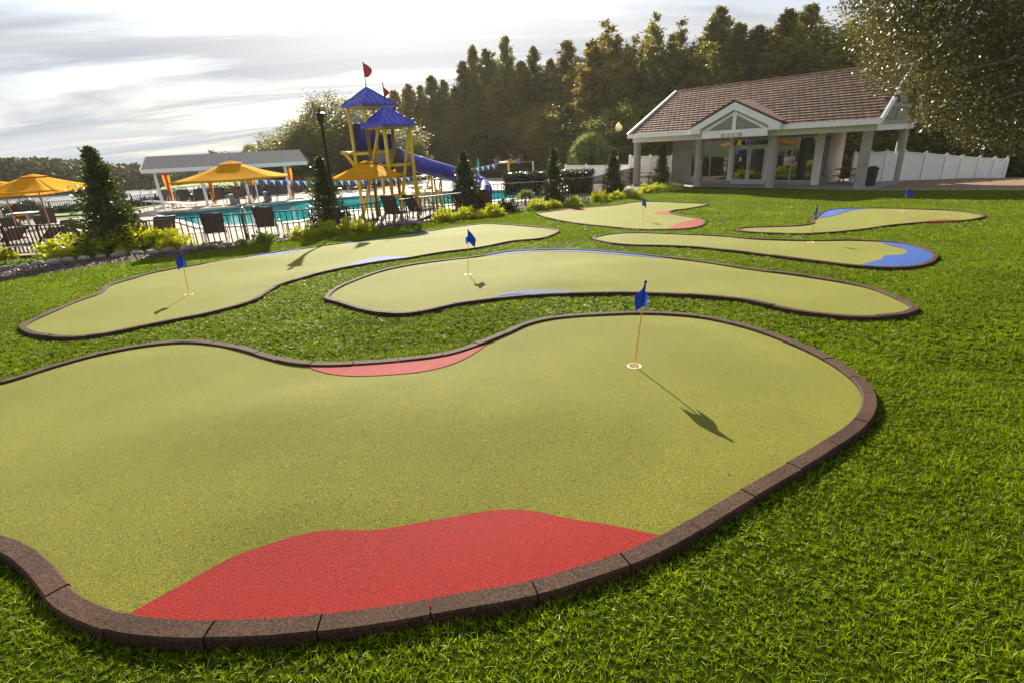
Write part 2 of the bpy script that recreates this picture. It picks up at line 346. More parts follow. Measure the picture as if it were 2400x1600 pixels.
def catmull(pts, closed=True, step=.1):
    P = [np.array(p, float) for p in pts]; n = len(P); out = []
    rngi = range(n if closed else n-1)
    for i in rngi:
        g = lambda k: P[k % n] if closed else P[min(max(k, 0), n-1)]
        a, b, c, d = g(i-1), g(i), g(i+1), g(i+2)
        m = max(2, int(np.linalg.norm(c-b)/step))
        t1 = (c-a)*.5; t2 = (d-b)*.5
        L = np.linalg.norm(c-b)
        for t_ in (t1, t2):
            k = np.linalg.norm(t_)
            if k > L*1.2: t_ *= L*1.2/k
        for j in range(m):
            t = j/m; out.append((2*t**3-3*t**2+1)*b+(t**3-2*t**2+t)*t1+(-2*t**3+3*t**2)*c+(t**3-t**2)*t2)
    if not closed: out.append(P[-1])
    return np.array(out)
def resample(C, step, closed=True):
    Q = np.vstack([C, C[:1]]) if closed else C
    s = np.r_[0, np.cumsum(np.linalg.norm(np.diff(Q, axis=0), axis=1))]; n = max(3, int(round(s[-1]/step)))
    t = np.linspace(0, s[-1], n+1); t = t[:-1] if closed else t
    return np.stack([np.interp(t, s, Q[:, k]) for k in range(2)], axis=1)
def sheet(name, outline, zfun, mat, grid=None, holes=(), parent=None, origin=(0, 0, 0)):
    """triangulated sheet inside an outline, draped on zfun(x, y)"""
    vs = [Vector((float(p[0]), float(p[1]))) for p in outline]; n0 = len(vs); ed = [(i, (i+1) % n0) for i in range(n0)]
    for h in holes:
        b = len(vs); vs += [Vector((float(p[0]), float(p[1]))) for p in h]; ed += [(b+i, b+(i+1) % len(h)) for i in range(len(h))]
    if grid:
        O = np.array(outline)[:, :2]; x0, y0 = O.min(0); x1, y1 = O.max(0)
        gx, gy = np.meshgrid(np.arange(x0, x1, grid), np.arange(y0, y1, grid)); gx = gx.ravel(); gy = gy.ravel()
        k = inpoly(gx, gy, O) & (polydist(gx, gy, O) > grid*.45)
        for h in holes: k &= ~inpoly(gx, gy, h) & (polydist(gx, gy, h) > grid*.3)
        vs += [Vector((float(a), float(b))) for a, b in zip(gx[k], gy[k])]
    ov, oe, of, *_ = delaunay_2d_cdt(vs, ed, [], 0, 1e-5)
    C = np.array([[sum(ov[i].x for i in f)/len(f), sum(ov[i].y for i in f)/len(f)] for f in of])
    keep = inpoly(C[:, 0], C[:, 1], np.array(outline)[:, :2])
    for h in holes: keep &= ~inpoly(C[:, 0], C[:, 1], h)
    X = np.array([v.x for v in ov]); Y = np.array([v.y for v in ov]); Z = zfun(X, Y)+0*X
    fs = [tuple(f) for f, k in zip(of, keep) if k]
    me = bpy.data.meshes.new(name); me.from_pydata([(x-origin[0], y-origin[1], z-origin[2]) for x, y, z in zip(X, Y, Z)], [], fs)
    for p in me.polygons:
        if p.normal.z < 0: p.flip()
    me.polygons.foreach_set('use_smooth', [True]*len(me.polygons)); me.update()
    return link(name, me, mat, parent)
Z0 = lambda z: (lambda x, y: z+0*x)

# ================================================================== GROUND
def zq(ox, oy, k): return lambda L: [(ox+x/k, oy+y/k) for x, y in L]
q1 = zq(0, 500, 1.96); q2 = zq(1200, 440, 1.96); q3 = zq(0, 750, 1.96); q4 = zq(1200, 700, 1.96)
lawn_px = [(-420, 742), (-200, 697), (0, 659), (102, 646), (184, 632), (245, 622), (306, 613), (382, 606), (480, 592), (565, 579), (647, 567), (741, 557), (794, 552), (864, 542),
           (945, 531), (1007, 522), (1068, 517), (1183, 502), (1264, 492), (1355, 480), (1447, 465), (1493, 456), (1551, 447), (1622, 440.5)]
lawn_edge = [G(*p) for p in lawn_px]
slab_edge = [at(1634, 442), at(2010, 447), at(2179, 446.5), at(2400, 448)]
ex = np.array(slab_edge[-1]); ez = ex-np.array(slab_edge[1]); ez /= np.linalg.norm(ez)
lawn_poly = [tuple(p) for p in catmull(lawn_edge, False, .5)]+slab_edge+[tuple(ex+ez*8), (34, 4), (22, -6), (-12, -6), (-17, 4)]

GREENS = {}
def cpx(L, dz=.055): return [G(x, y, dz) for x, y in L]
GREENS['A'] = cpx(q3([(0, 278), (210, 215), (430, 155), (650, 112), (850, 93), (1010, 105), (1130, 130), (1230, 160), (1350, 188), (1500, 197), (1700, 188), (1900, 170), (2050, 148), (2200, 102), (2330, 50)])
  + q4([(60, 112), (180, 84), (350, 68), (570, 60), (750, 66), (900, 82), (1050, 115), (1200, 160), (1350, 220), (1450, 268), (1550, 330), (1620, 395), (1643, 450), (1640, 500), (1590, 575), (1500, 640), (1345, 738), (1160, 842), (960, 960), (750, 1085), (560, 1175), (430, 1220), (200, 1295), (0, 1345)])
  + q3([(2080, 1293), (1800, 1345), (1500, 1385), (1200, 1412), (900, 1418), (700, 1408), (545, 1385), (410, 1338), (302, 1283), (235, 1210), (183, 1145), (115, 1085), (40, 1040)]) + [(-30, 1265), (-140, 1245), (-300, 1215), (-430, 1120), (-420, 1010), (-250, 945)])
GREENS['B'] = cpx(q1([(1500, 380), (1530, 350), (1600, 315), (1750, 262), (1900, 232), (2050, 212), (2200, 195), (2352, 172)])
  + q2([(150, 282), (300, 282), (500, 295), (700, 315), (900, 340), (1100, 370), (1300, 395), (1500, 425), (1650, 455), (1770, 500), (1848, 543), (1820, 570), (1740, 583), (1600, 588), (1450, 577), (1300, 557), (1180, 532), (1080, 512), (900, 492), (700, 482), (500, 478), (300, 481), (150, 485)])
  + q1([(2352, 380), (2250, 390), (2100, 410), (1950, 443), (1850, 456), (1750, 450), (1650, 432), (1570, 408), (1510, 392)]))
GREENS['C'] = cpx(q1([(100, 515), (150, 485), (220, 455), (350, 400), (450, 365), (500, 328), (600, 298), (700, 270), (850, 243), (1050, 210), (1300, 172), (1500, 145), (1650, 125), (1800, 103), (1980, 78), (2100, 60), (2230, 47), (2352, 52)])
  + q2([(100, 178), (180, 187), (212, 198), (178, 217), (120, 232), (0, 243)])
  + q1([(2250, 145), (2160, 160), (2000, 180), (1880, 201), (1740, 219), (1600, 243), (1450, 275), (1300, 318), (1240, 345), (1180, 385), (1100, 415), (950, 455), (800, 484), (650, 514), (500, 545), (400, 558), (300, 562), (200, 555), (130, 540)]))
GREENS['D'] = cpx(q2([(376, 232), (400, 220), (480, 208), (600, 205), (750, 210), (900, 216), (1000, 222), (1100, 232), (1250, 238), (1400, 240), (1550, 238), (1700, 243), (1800, 253), (1900, 280), (1945, 305), (1935, 330), (1880, 352), (1780, 364), (1680, 363), (1550, 352), (1350, 328), (1150, 302), (1000, 285), (850, 270), (700, 263), (550, 260), (450, 250)]))
GREENS['E'] = cpx(q2([(118, 117), (180, 108), (280, 95), (400, 85), (480, 78), (560, 66), (650, 63), (780, 68), (900, 74), (820, 93), (740, 104), (722, 112), (745, 121), (800, 130), (860, 141), (885, 155), (872, 171), (820, 184), (720, 190), (600, 190), (450, 178), (300, 162), (180, 140)]))
GREENS['F'] = cpx(q2([(1035, 188), (1100, 180), (1250, 176), (1340, 170), (1385, 160), (1380, 149), (1402, 132), (1430, 110), (1480, 98), (1600, 93), (1750, 93), (1900, 98), (2000, 102), (2100, 112), (2172, 127), (2130, 142), (2050, 152), (1900, 158), (1750, 170), (1600, 190), (1450, 205), (1300, 209), (1150, 205), (1060, 197)]))
OUT = {k: resample(catmull(v, True, .08), .1) for k, v in GREENS.items()}
SURF = .028
lawn = struct(sheet('lawn', lawn_poly, lambda x, y: T(x, y), m_soil, grid=.8, holes=[o_[::2] for o_ in OUT.values()]))
def bumpf(x, y):
    return (.030*np.sin(1.15*x+.8*y+.6)+.024*np.sin(-.75*x+1.55*y+2.1)+.014*np.sin(2.2*x-.9*y+.4))
def hollow(x, y):      # the moulded bowls and mounds of the foreground green
    def g(cx_, cy_, a, sx, sy, r_):
        dx = x-cx_; dy = y-cy_; c, s = math.cos(R(r_)), math.sin(R(r_)); u = dx*c+dy*s; v = -dx*s+dy*c
        return a*np.exp(-(u/sx)**2-(v/sy)**2)
    return g(-1.9, 3.4, .085, .9, .55, 10)+g(-3.2, 5.0, -.03, 1., .6, 20)+g(.35, 3.3, .05, .8, .5, -10)+g(-6.0, 12.2, .10, 1.2, .8, 40)+g(-2.6, 15.2, .10, 1.5, .7, 30)+g(2.2, 9.5, .05, 1.5, .7, 0)
def zgreen(key):
    O = OUT[key]
    def f(x, y):
        x = np.asarray(x, float); y = np.asarray(y, float)
        d = polydist(np.atleast_1d(x), np.atleast_1d(y), O); e = np.clip((d-.03)/.7, 0, 1); e = e*e*(3-2*e)
        return T(x, y)+SURF+(bumpf(x, y)+hollow(x, y)+.012)*e
    return f
CUPS = {'A': (1487, 857), 'B': (1097, 645), 'C': (444, 697), 'D': (1900, 568), 'E': (1508, 520), 'F': (2113, 497)}
G_LABEL = {
 'A': 'large lime putting green in the foreground with two red turf patches along its edging',
 'B': 'long lime putting green behind the foreground one, blue turf strips on both edges',
 'C': 'long lime putting green nearest the brown pool fence, the lamp post shadow falling across it',
 'D': 'narrow lime putting green with a big blue turf patch filling its right end',
 'E': 'far lime putting green with three small red patches, left of the porch lawn',
 'F': 'far right lime putting green with a blue turf corner and a small red strip'}
G_SHORT = {'A': 'foreground green'}
def green(key, patches):
    cxy = G(*CUPS[key], SURF); zf = zgreen(key); z0 = float(zf(*cxy)[0]); o0 = (cxy[0], cxy[1], z0)
    t = thing('putting_green', G_LABEL[key], 'putting green', o0, 0, 'putting greens set in the lawn')
    rc = .054; circ = [(cxy[0]+rc*math.cos(a), cxy[1]+rc*math.sin(a)) for a in np.linspace(0, 2*math.pi, 19)[:-1]]
    sheet('turf', OUT[key], zf, m_turf, grid=.13 if key in 'AB' else .2, holes=[circ], parent=t, origin=o0)
    b = MB(); b.lathe([(.0545, -.12), (.0545, .004), (.060, .004), (.060, .001), (.0555, -.0), (.0535, -.0), (.0535, -.10)], n=24); 
    cu = MB(); vs = [(r*math.cos(a), r*math.sin(a), z) for r, z in ((.062, .001), (.060, .004), (.052, .004), (.052, -.03), (0.0001, -.03)) for a in np.linspace(0, 2*math.pi, 25)[:-1]]
    cu.add(vs, [(i*24+k, i*24+(k+1) % 24, (i+1)*24+(k+1) % 24, (i+1)*24+k) for i in range(4) for k in range(24)]); cu.build('cup', m_cup, t, True)
    for pl, mt, nm, lb in patches:
        P = [G(x, y, SURF+.01) for x, y in pl]; C = resample(catmull(P, True, .05), .08)
        # stay inside the edging
        keep = inpoly(C[:, 0], C[:, 1], OUT[key])
        C2 = []
        for p, k in zip(C, keep):
            if not k:
                d = np.linalg.norm(OUT[key]-p, axis=1); p = OUT[key][int(d.argmin())]
            if not C2 or np.linalg.norm(p-C2[-1]) > .02: C2.append(p)
        s = sheet(nm, C2, lambda x, y: zf(x, y)+.007, mt, grid=.13 if key in 'AB' else .2, parent=t, origin=o0)
        s['label'] = lb
    # edging blocks, end to end with a small joint
    O = OUT[key]; L = .42 if key == 'A' else .55
    Q = resample(GREENS_S[key], .05); n = len(Q); nb = max(8, int(round(n*.05/L))); hw = .046 if key == 'A' else .040; prof = [(-hw, -.05), (-hw, .046), (-hw+.008, .055), (hw-.008, .055), (hw, .046), (hw, -.05)]
    tan = np.roll(Q, -1, 0)-np.roll(Q, 1, 0); tan /= np.linalg.norm(tan, axis=1, keepdims=True); nor = np.stack([-tan[:, 1], tan[:, 0]], 1)
    for i in range(nb):
        a = i*n/nb; e = (i+1)*n/nb; K = 5 if key in 'AB' else 3; m = MB(); rows = []; wob = random.uniform(-.0045, .0045); wz = random.uniform(-.004, .004)
        for k in range(K+1):
            u = a+(e-a)*k/K
            if k == 0: u += .07
            if k == K: u -= .07
            j = int(u) % n; f = u-int(u); j2 = (j+1) % n
            p = Q[j]*(1-f)+Q[j2]*f; nn = nor[j]*(1-f)+nor[j2]*f; zb = float(T(p[0], p[1]))
            rows.append([(p[0]+nn[0]*(o+wob)-o0[0], p[1]+nn[1]*(o+wob)-o0[1], zb+h+wz-o0[2]) for o, h in prof])
        vs = [v for r_ in rows for v in r_]; q = len(prof)
        fs = [(k*q+c, k*q+(c+1) % q, (k+1)*q+(c+1) % q, (k+1)*q+c) for k in range(K) for c in range(q)]+[tuple(range(q))[::-1], tuple(K*q+c for c in range(q))]
        m.add(vs, fs); me = m.mesh(); link('edging_block', me, m_curb, t)
    return t
GREENS_S = {k: catmull(v, True, .03) for k, v in GREENS.items()}
green('A', [
 (q3([(575, 1352), (700, 1285), (850, 1207), (1050, 1107), (1200, 1057), (1400, 1002), (1540, 982), (1700, 980), (1850, 955), (2050, 915), (2250, 875)])+q4([(0, 965), (110, 972), (300, 1010), (450, 1032), (600, 1065), (690, 1090), (560, 1185), (430, 1225), (200, 1300), (0, 1345)])+q3([(2080, 1293), (1800, 1345), (1500, 1385), (1200, 1412), (900, 1418), (700, 1408), (575, 1385)]), m_red, 'red_patch', 'large wavy red turf patch along the near edge'),
 (q3([(1420, 212), (1520, 246), (1650, 261), (1800, 258), (1950, 240), (2100, 192), (2200, 135), (2265, 82), (2200, 100), (2050, 146), (1900, 168), (1700, 186), (1500, 195)]), m_red, 'red_patch', 'slim red turf crescent along the far edge')])
green('B', [
 (q1([(2180, 199), (2290, 193)])+q2([(0, 303), (130, 291), (300, 293), (450, 303), (600, 316), (740, 324), (830, 333), (700, 315), (500, 295), (300, 282), (150, 281), (0, 287)]), m_blue, 'blue_patch', 'long thin blue turf strip along the far edge'),
 (q1([(2235, 389), (2290, 377)])+q2([(0, 481), (100, 476), (250, 475), (335, 479), (300, 482), (150, 486), (0, 490)]), m_blue, 'blue_patch', 'short blue turf strip along the near edge')])
green('C', [
 (q1([(1090, 207), (1180, 200), (1250, 192), (1340, 176), (1410, 157), (1300, 170), (1180, 189)]), m_blue, 'blue_patch', 'thin blue turf sliver on the fence side'),
 (q1([(1555, 140), (1640, 133), (1710, 122), (1760, 108), (1650, 124)]), m_blue, 'blue_patch', 'middle blue turf sliver on the fence side'),
 (q1([(1850, 99), (1920, 94), (1970, 84), (1985, 77), (1900, 88)]), m_blue, 'blue_patch', 'smallest blue turf sliver at the far end'),
 (q1([(1595, 244), (1635, 225), (1710, 208), (1800, 201), (1905, 200), (1880, 203), (1740, 220), (1650, 235)]), m_blue, 'blue_patch', 'speckled blue turf crescent on the near edge')])
green('D', [(q2([(1685, 243), (1725, 260), (1800, 278), (1814, 292), (1797, 306), (1712, 315), (1690, 335), (1600, 354), (1680, 364), (1780, 364), (1880, 352), (1935, 330), (1945, 305), (1900, 280), (1800, 253)]), m_blue, 'blue_patch', 'big blue turf patch with a wavy inner border')])
green('E', [
 (q2([(215, 105), (250, 108), (300, 105), (342, 97), (330, 92), (280, 96)]), m_red, 'red_patch', 'small red turf patch at the fence side'),
 (q2([(648, 112), (668, 107), (720, 105), (728, 112), (745, 122), (700, 122), (665, 118)]), m_red, 'red_patch', 'red turf oval at the notch'),
 (q2([(722, 191), (735, 175), (800, 155), (870, 140), (886, 155), (872, 171), (820, 184)]), m_red, 'red_patch', 'red turf patch filling the near right corner')])
green('F', [
 (q2([(1385, 152), (1402, 132), (1430, 108), (1480, 97), (1600, 92), (1680, 93), (1620, 98), (1550, 115), (1480, 131), (1410, 141)]), m_blue, 'blue_patch', 'blue turf corner at the far left'),
 (q2([(1850, 162), (1880, 155), (1950, 150), (2070, 149), (2050, 153), (1950, 156)]), m_red, 'red_patch', 'thin red turf strip on the near edge')])

# ------------------------------------------------------------------ flags
def flagstick(key, top, side, label, drop=.24, wid=.15, tuck=False):
    bx, by = G(*CUPS[key], SURF); zb = float(zgreen(key)(bx, by)[0])-.03
    D = math.hypot(bx, by); r = ray(*top); tt = (D*D)/(r.x*bx+r.y*by); tp = Vector((r.x*tt, r.y*tt, CAMH+r.z*tt))
    t = thing('golf_flag', label, 'flag', (bx, by, zb), 0, 'blue flags in the cups of the putting greens')
    tl = tp-Vector((bx, by, zb)); MB().tube([(0, 0, 0), tl*.5, tl], .0055, 6).build('pole', m_stick, t, True)
    b = MB(); b.lathe([(.004, -.012), (.011, -.008), (.013, .004), (.009, .013), (.003, .016)], tl, 10); b.build('knob', m_black, t, True)
    v = Vector((bx, by, 0)).normalized(); rt = Vector((v.y, -v.x, 0)); d = (rt*side[0]-v*side[1]).normalized(); perp = Vector((-d.y, d.x, 0))
    n1, n2 = 12, 10; vs = []; hoist = .20
    for i in range(n1+1):
        for j in range(n2+1):
            u = i/n1; w = j/n2; p = tl*(1-(w*hoist)/tl.length)
            fold = math.sin(u*5.2+w*1.5)*.028*u**.6
            p = p+d*(wid*(u**.85)*(1-.15*w))+Vector((0, 0, -1))*(drop*.62*u*(1-.35*w))+perp*fold
            vs.append(p)
    k = n2+1; m = MB(); m.add(vs, [(i*k+j, i*k+j+1, (i+1)*k+j+1, (i+1)*k+j) for i in range(n1) for j in range(n2)])
    if tuck:
        vs2 = [Vector(vs[i*k+j])*1-d*(0 if i == 0 else .0) for i in range(n1+1) for j in range(n2+1)]
    f = m.build('flag', m_flag, t, True); sm = f.modifiers.new('thick', 'SOLIDIFY'); sm.thickness = .0015
    c = MB(); c.tube([tl*(1-.205/tl.length), tl*.999], .0085, 8); c.build('sleeve', m_flag, t, True)
    # the loose tail folded back on the other side
    vs = []
    for i in range(7):
        for j in range(7):
            u = i/6; w = j/6; p = tl*(1-(.09+w*.11)/tl.length)-d*(.05*u*(1-w*.3))-Vector((0, 0, .05*u))+perp*(.02*math.sin(u*4)+.006); vs.append(p)
    m = MB(); m.add(vs, [(i*7+j, i*7+j+1, (i+1)*7+j+1, (i+1)*7+j) for i in range(6) for j in range(6)]); f2 = m.build('flag_fold', m_flag, t, True)
    return t
flagstick('A', (1513, 661), (-.75, .55), 'nearest blue flag, hanging limp on a yellow stick in the foreground green', drop=.20, wid=.085)
flagstick('B', (1097, 540), (1, .15), 'blue flag on the long green behind the foreground one, blowing right of its stick', drop=.26, wid=.13)
flagstick('C', (424, 594), (-1, .2), 'blue flag at the left, on the green beside the pool fence, its stick leaning left', drop=.16, wid=.1)
flagstick('D', (1915, 482), (.3, .9), 'dark blue flag on the narrow green with the big blue turf end', drop=.24, wid=.1)
flagstick('E', (1508, 466), (.9, .3), 'blue flag on the far green with three red patches', drop=.26, wid=.11)
flagstick('F', (2130, 441), (1, .1), 'farthest blue flag, standing on the right hand green before the shaded porch', drop=.24, wid=.16)

# ------------------------------------------------------------------ lawn grass: tufts of real blades on scattered points
tuftcol = bpy.data.collections.new('tuft_shapes')
def tuft(name, nb, rad, h, w, seed, lean=.5):
    r = np.random.default_rng(seed); V = []; Fq = []; 
    for i in range(nb):
        a = r.random()*6.283; q = rad*math.sqrt(r.random()); x0, y0 = q*math.cos(a), q*math.sin(a)
        b = r.random()*6.283; le = (r.random()**.8)*lean*1.5; hh = h*(.65+.5*r.random()); ww = w*(.7+.6*r.random())
        c = r.random()*6.283; wx, wy = math.cos(c)*ww/2, math.sin(c)*ww/2
        k = len(V)
        for t, s in ((0, 1), (.5, .95), (1, .25)):
            off = le*hh*t**1.7; z = hh*(t-.30*min(le, 1)*t*t)
            V += [(x0+math.cos(b)*off-wx*s, y0+math.sin(b)*off-wy*s, z), (x0+math.cos(b)*off+wx*s, y0+math.sin(b)*off+wy*s, z)]
        Fq += [(k, k+1, k+3, k+2), (k+2, k+3, k+5, k+4)]
    me = bpy.data.meshes.new(name); me.from_pydata(V, [], Fq); me.materials.append(m_grass)
    o = bpy.data.objects.new(name, me); tuftcol.objects.link(o); return o
for i in range(6): tuft('a_near_%d' % i, 13, .0095, .0265, .0029, 10+i, 1.2)
for i in range(4): tuft('b_mid_%d' % i, 26, .024, .029, .0042, 20+i, 1.1)
for i in range(2): tuft('c_far_%d' % i, 60, .085, .036, .0085, 30+i, .7)
def scatter(x0, x1, y0, y1, st, jit=.5):
    gx, gy = np.meshgrid(np.arange(x0, x1, st), np.arange(y0, y1, st)); gx = gx.ravel(); gy = gy.ravel()
    gx = gx+(rng.random(gx.size)-.5)*st*2*jit; gy = gy+(rng.random(gy.size)-.5)*st*2*jit
    return gx, gy
LP = np.array(lawn_poly)
def grasspts(lo, hi, st, margin):
    gx, gy = scatter(-17, 32, -.4, 33, st)
    D = np.hypot(gx, gy); az_ = np.degrees(np.arctan2(gx, gy+2.6)); k = (D >= lo) & (D < hi) & (az_ > -56) & (az_ < 58)
    gx, gy = gx[k], gy[k]; k = inpoly(gx, gy, LP); gx, gy = gx[k], gy[k]
    for key, O in OUT.items():
        O2 = O[::2]; bb = (gx > O[:, 0].min()-.3) & (gx < O[:, 0].max()+.3) & (gy > O[:, 1].min()-.3) & (gy < O[:, 1].max()+.3)
        idx = np.nonzero(bb)[0]; bad = inpoly(gx[idx], gy[idx], O2) | (polydist(gx[idx], gy[idx], O2) < margin)
        kk = np.ones(gx.size, bool); kk[idx[bad]] = False; gx, gy = gx[kk], gy[kk]
    return gx, gy
PX = []; PI_ = []; PS = []
for lo, hi, st, mg, ids in ((.5, 5.2, .028, .048, (0, 1, 2, 3, 4, 5)), (5.2, 13.5, .050, .065, (6, 7, 8, 9)), (13.5, 40., .105, .12, (10, 11))):
    gx, gy = grasspts(lo, hi, st, mg); n = gx.size
    PX.append(np.stack([gx, gy, T(gx, gy)-.004], 1)); PI_.append(rng.integers(ids[0], ids[-1]+1, n)); nz = np.sin(gx*9.3+2*np.sin(gy*7.1))*np.sin(gy*10.7+2*np.sin(gx*6.3)); PS.append((.78+.45*rng.random(n))*(1+.22*nz))
PX = np.vstack(PX); PI_ = np.concatenate(PI_); PS = np.concatenate(PS); print('tufts', len(PX))
gm = bpy.data.meshes.new('lawn_grass'); gm.vertices.add(len(PX)); gm.vertices.foreach_set('co', PX.astype(np.float32).ravel())
a = gm.attributes.new('kind_index', 'INT', 'POINT'); a.data.foreach_set('value', PI_.astype(np.int32))
a = gm.attributes.new('size', 'FLOAT', 'POINT'); a.data.foreach_set('value', PS.astype(np.float32))
a = gm.attributes.new('turn', 'FLOAT_VECTOR', 'POINT')
turn = np.stack([rng.normal(0, .12, len(PX)), rng.normal(0, .12, len(PX)), rng.random(len(PX))*6.283], 1); a.data.foreach_set('vector', turn.astype(np.float32).ravel())
go = stuff(link('lawn_grass', gm, m_grass)); tag(go, 'short bright green artificial grass covering the lawn between the putting greens', 'grass')
ng = bpy.data.node_groups.new('grass_tufts', 'GeometryNodeTree')
ng.interface.new_socket('Geometry', in_out='INPUT', socket_type='NodeSocketGeometry'); ng.interface.new_socket('Geometry', in_out='OUTPUT', socket_type='NodeSocketGeometry')
gi = ng.nodes.new('NodeGroupInput'); gout = ng.nodes.new('NodeGroupOutput'); ci = ng.nodes.new('GeometryNodeCollectionInfo')
ci.inputs[0].default_value = tuftcol; ci.inputs['Separate Children'].default_value = True; ci.inputs['Reset Children'].default_value = True
ip = ng.nodes.new('GeometryNodeInstanceOnPoints'); ip.inputs['Pick Instance'].default_value = True
def attr(nm, ty):
    k = ng.nodes.new('GeometryNodeInputNamedAttribute'); k.data_type = ty; k.inputs[0].default_value = nm; return k.outputs[0]
m2p = ng.nodes.new('GeometryNodeMeshToPoints'); ng.links.new(gi.outputs[0], m2p.inputs[0])
ng.links.new(m2p.outputs[0], ip.inputs['Points']); ng.links.new(ci.outputs[0], ip.inputs['Instance'])
ng.links.new(attr('kind_index', 'INT'), ip.inputs['Instance Index'])
e2r = ng.nodes.new('FunctionNodeEulerToRotation'); ng.links.new(attr('turn', 'FLOAT_VECTOR'), e2r.inputs[0]); ng.links.new(e2r.outputs[0], ip.inputs['Rotation'])
ng.links.new(attr('size', 'FLOAT'), ip.inputs['Scale']); ng.links.new(ip.outputs[0], gout.inputs[0])
md = go.modifiers.new('tufts', 'NODES'); md.node_group = ng

# ================================================================== POOL SIDE
fence_px = [(-160, 548), (0, 531), (170, 526.5), (341, 518.6), (565, 503), (729, 491), (811, 484.5), (950, 467), (1080, 453)]
fence_xy = [at(x, y, 1.0) for x, y in fence_px]
fence2_px = [(1080, 440), (1143, 434), (1280, 426), (1387, 416), (1498, 391)]
fence2_xy = [at(x, y, 1.1) for x, y in fence2_px]
bed_in = [tuple(p) for p in catmull(lawn_edge, False, .5)]
bed_far = [np.array(p) for p in fence_xy[:-1]]+[np.array(at(1010, 503)), np.array(at(1090, 487)), np.array(at(1180, 478)), np.array(at(1290, 466)), np.array(at(1390, 459)), np.array(at(1490, 447)), np.array(at(1575, 437))]
bf = np.array(bed_far)
def zbed(x, y):
    x = np.atleast_1d(x); y = np.atleast_1d(y)
    a = polydist(x, y, lawn_edge, False); b = polydist(x, y, bf, False); w = np.clip((a/(a+b+1e-6)-.45)/.55, 0, 1)
    return T(x, y)*(1-w)+.012+.05*np.sin(np.pi*w)+.015*np.sin(5*x)*np.sin(6*y)*np.sin(np.pi*w)
bed_poly = bed_in+[tuple(p) for p in bf[::-1]]
mulch = struct(sheet('mulch_bed', bed_poly, zbed, m_mulch, grid=.35))
BP = np.array(bed_poly)
gx, gy = scatter(-16, 14, 9, 34, .07, .5); k = inpoly(gx, gy, BP); gx, gy = gx[k], gy[k]
k = rng.random(gx.size) < np.clip(16/np.hypot(gx, gy), 0, 1)**1.2; gx, gy = gx[k], gy[k]
V, Q = leaves(np.stack([gx, gy, zbed(gx, gy)+.012], 1), .06, .5); mc = stuff(link('mulch_chips', np_mesh('mulch_chips', V, Q), m_chip, mulch))

pool_poly = [at(361, 501), at(478, 534), (-11.5, 23.3), (-9.3, 23.6), (-8.6, 26.2), (-8.2, 27.6), at(1050, 482), at(1200, 468), (1.6, 34.5), at(1200, 447), at(1074, 448), at(849, 460), at(724, 470), at(467, 495)]
deck_poly = [tuple(fence_xy[0])]+[tuple(p) for p in bf[1:]]+[at(1560, 432), at(1500, 420), at(1330, 413), at(1150, 418), at(940, 424), at(720, 447), at(560, 462), at(420, 474), at(330, 490), at(204, 511), at(60, 520), (-34, 24), (-26, 14)]
deck = struct(sheet('pool_deck', deck_poly, Z0(.0), m_deck, grid=3., holes=[pool_poly]))
water = struct(sheet('pool_water', pool_poly, Z0(-.14), m_pool))
b = MB(); n = len(pool_poly)
for i in range(n):
    a, c = pool_poly[i], pool_poly[(i+1) % n]; b.add([(a[0], a[1], -.013), (c[0], c[1], -.013), (c[0], c[1], -.5), (a[0], a[1], -.5)], [(0, 1, 2, 3)])
struct(b.build('pool_wall', m_tile))
P = np.array(pool_poly); sgn = 1 if sum(P[i][0]*P[(i+1) % n][1]-P[(i+1) % n][0]*P[i][1] for i in range(n)) > 0 else -1
def offs(P, d):
    out = []
    for i in range(len(P)):
        a, c, e = P[i-1], P[i], P[(i+1) % len(P)]; t1 = (c-a)/np.linalg.norm(c-a); t2 = (e-c)/np.linalg.norm(e-c)
        nn = np.array([t1[1]+t2[1], -t1[0]-t2[0]])*sgn; nn /= max(np.linalg.norm(nn), .3); out.append(c+nn*d/max(.5, abs(nn@np.array([t1[1], -t1[0]])*sgn)))
    return out
Po = offs(P, .32); Pi = offs(P, -.03); b = MB()
for i in range(n):
    j = (i+1) % n; q = [(*Pi[i], -.02), (*Pi[j], -.02), (*Pi[j], .05), (*Pi[i], .05), (*Po[i], .05), (*Po[j], .05), (*Po[i], -.01), (*Po[j], -.01)]
    b.add(q, [(0, 1, 2, 3), (3, 2, 5, 4), (4, 5, 7, 6)])
struct(b.build('pool_coping', m_coping))

# far ground, lake and the bank beyond it
def zg(x, y):
    d = np.hypot(x, y); t = np.clip((d-52)/14, 0, 1); s = np.clip((d-36)/3.5, 0, 1)*(x > 12); return -.02-1.3*np.maximum(t*t*(3-2*t), s)-.03
lake_poly = [at(-700, 560, -.9), at(-200, 497, -.9), at(0, 489, -.9), at(120, 484, -.9), at(300, 478, -.9), at(455, 473, -.9), at(560, 462, -.9), at(640, 447, -.9), at(480, 434.5, -.9), at(372, 446, -.9), at(290, 448, -.9), at(100, 447, -.9), at(-200, 462, -.9), at(-900, 505, -.9)]
gr = struct(sheet('ground', [(-60, -40), (60, -40), (110, 0), (260, 200), (200, 420), (-200, 520), (-420, 420), (-420, 100), (-140, 0)], lambda x, y: zg(x, y)-.03, m_ground, grid=6., holes=[lake_poly, pool_poly]))
big = MB(); big.add([(-1500, -300, -1.7), (1500, -300, -1.7), (1500, 2500, -1.7), (-1500, 2500, -1.7)], [(0, 1, 2, 3)]); struct(big.build('far_ground', m_ground))
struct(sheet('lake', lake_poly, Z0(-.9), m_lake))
bank = [at(372, 446.5, -.85), at(480, 434.5, -.85), at(640, 446, -.85), at(700, 425, -.85), at(600, 415, -.85), at(400, 424, -.85)]
struct(sheet('grass_bank', bank, Z0(-.80), m_bank))
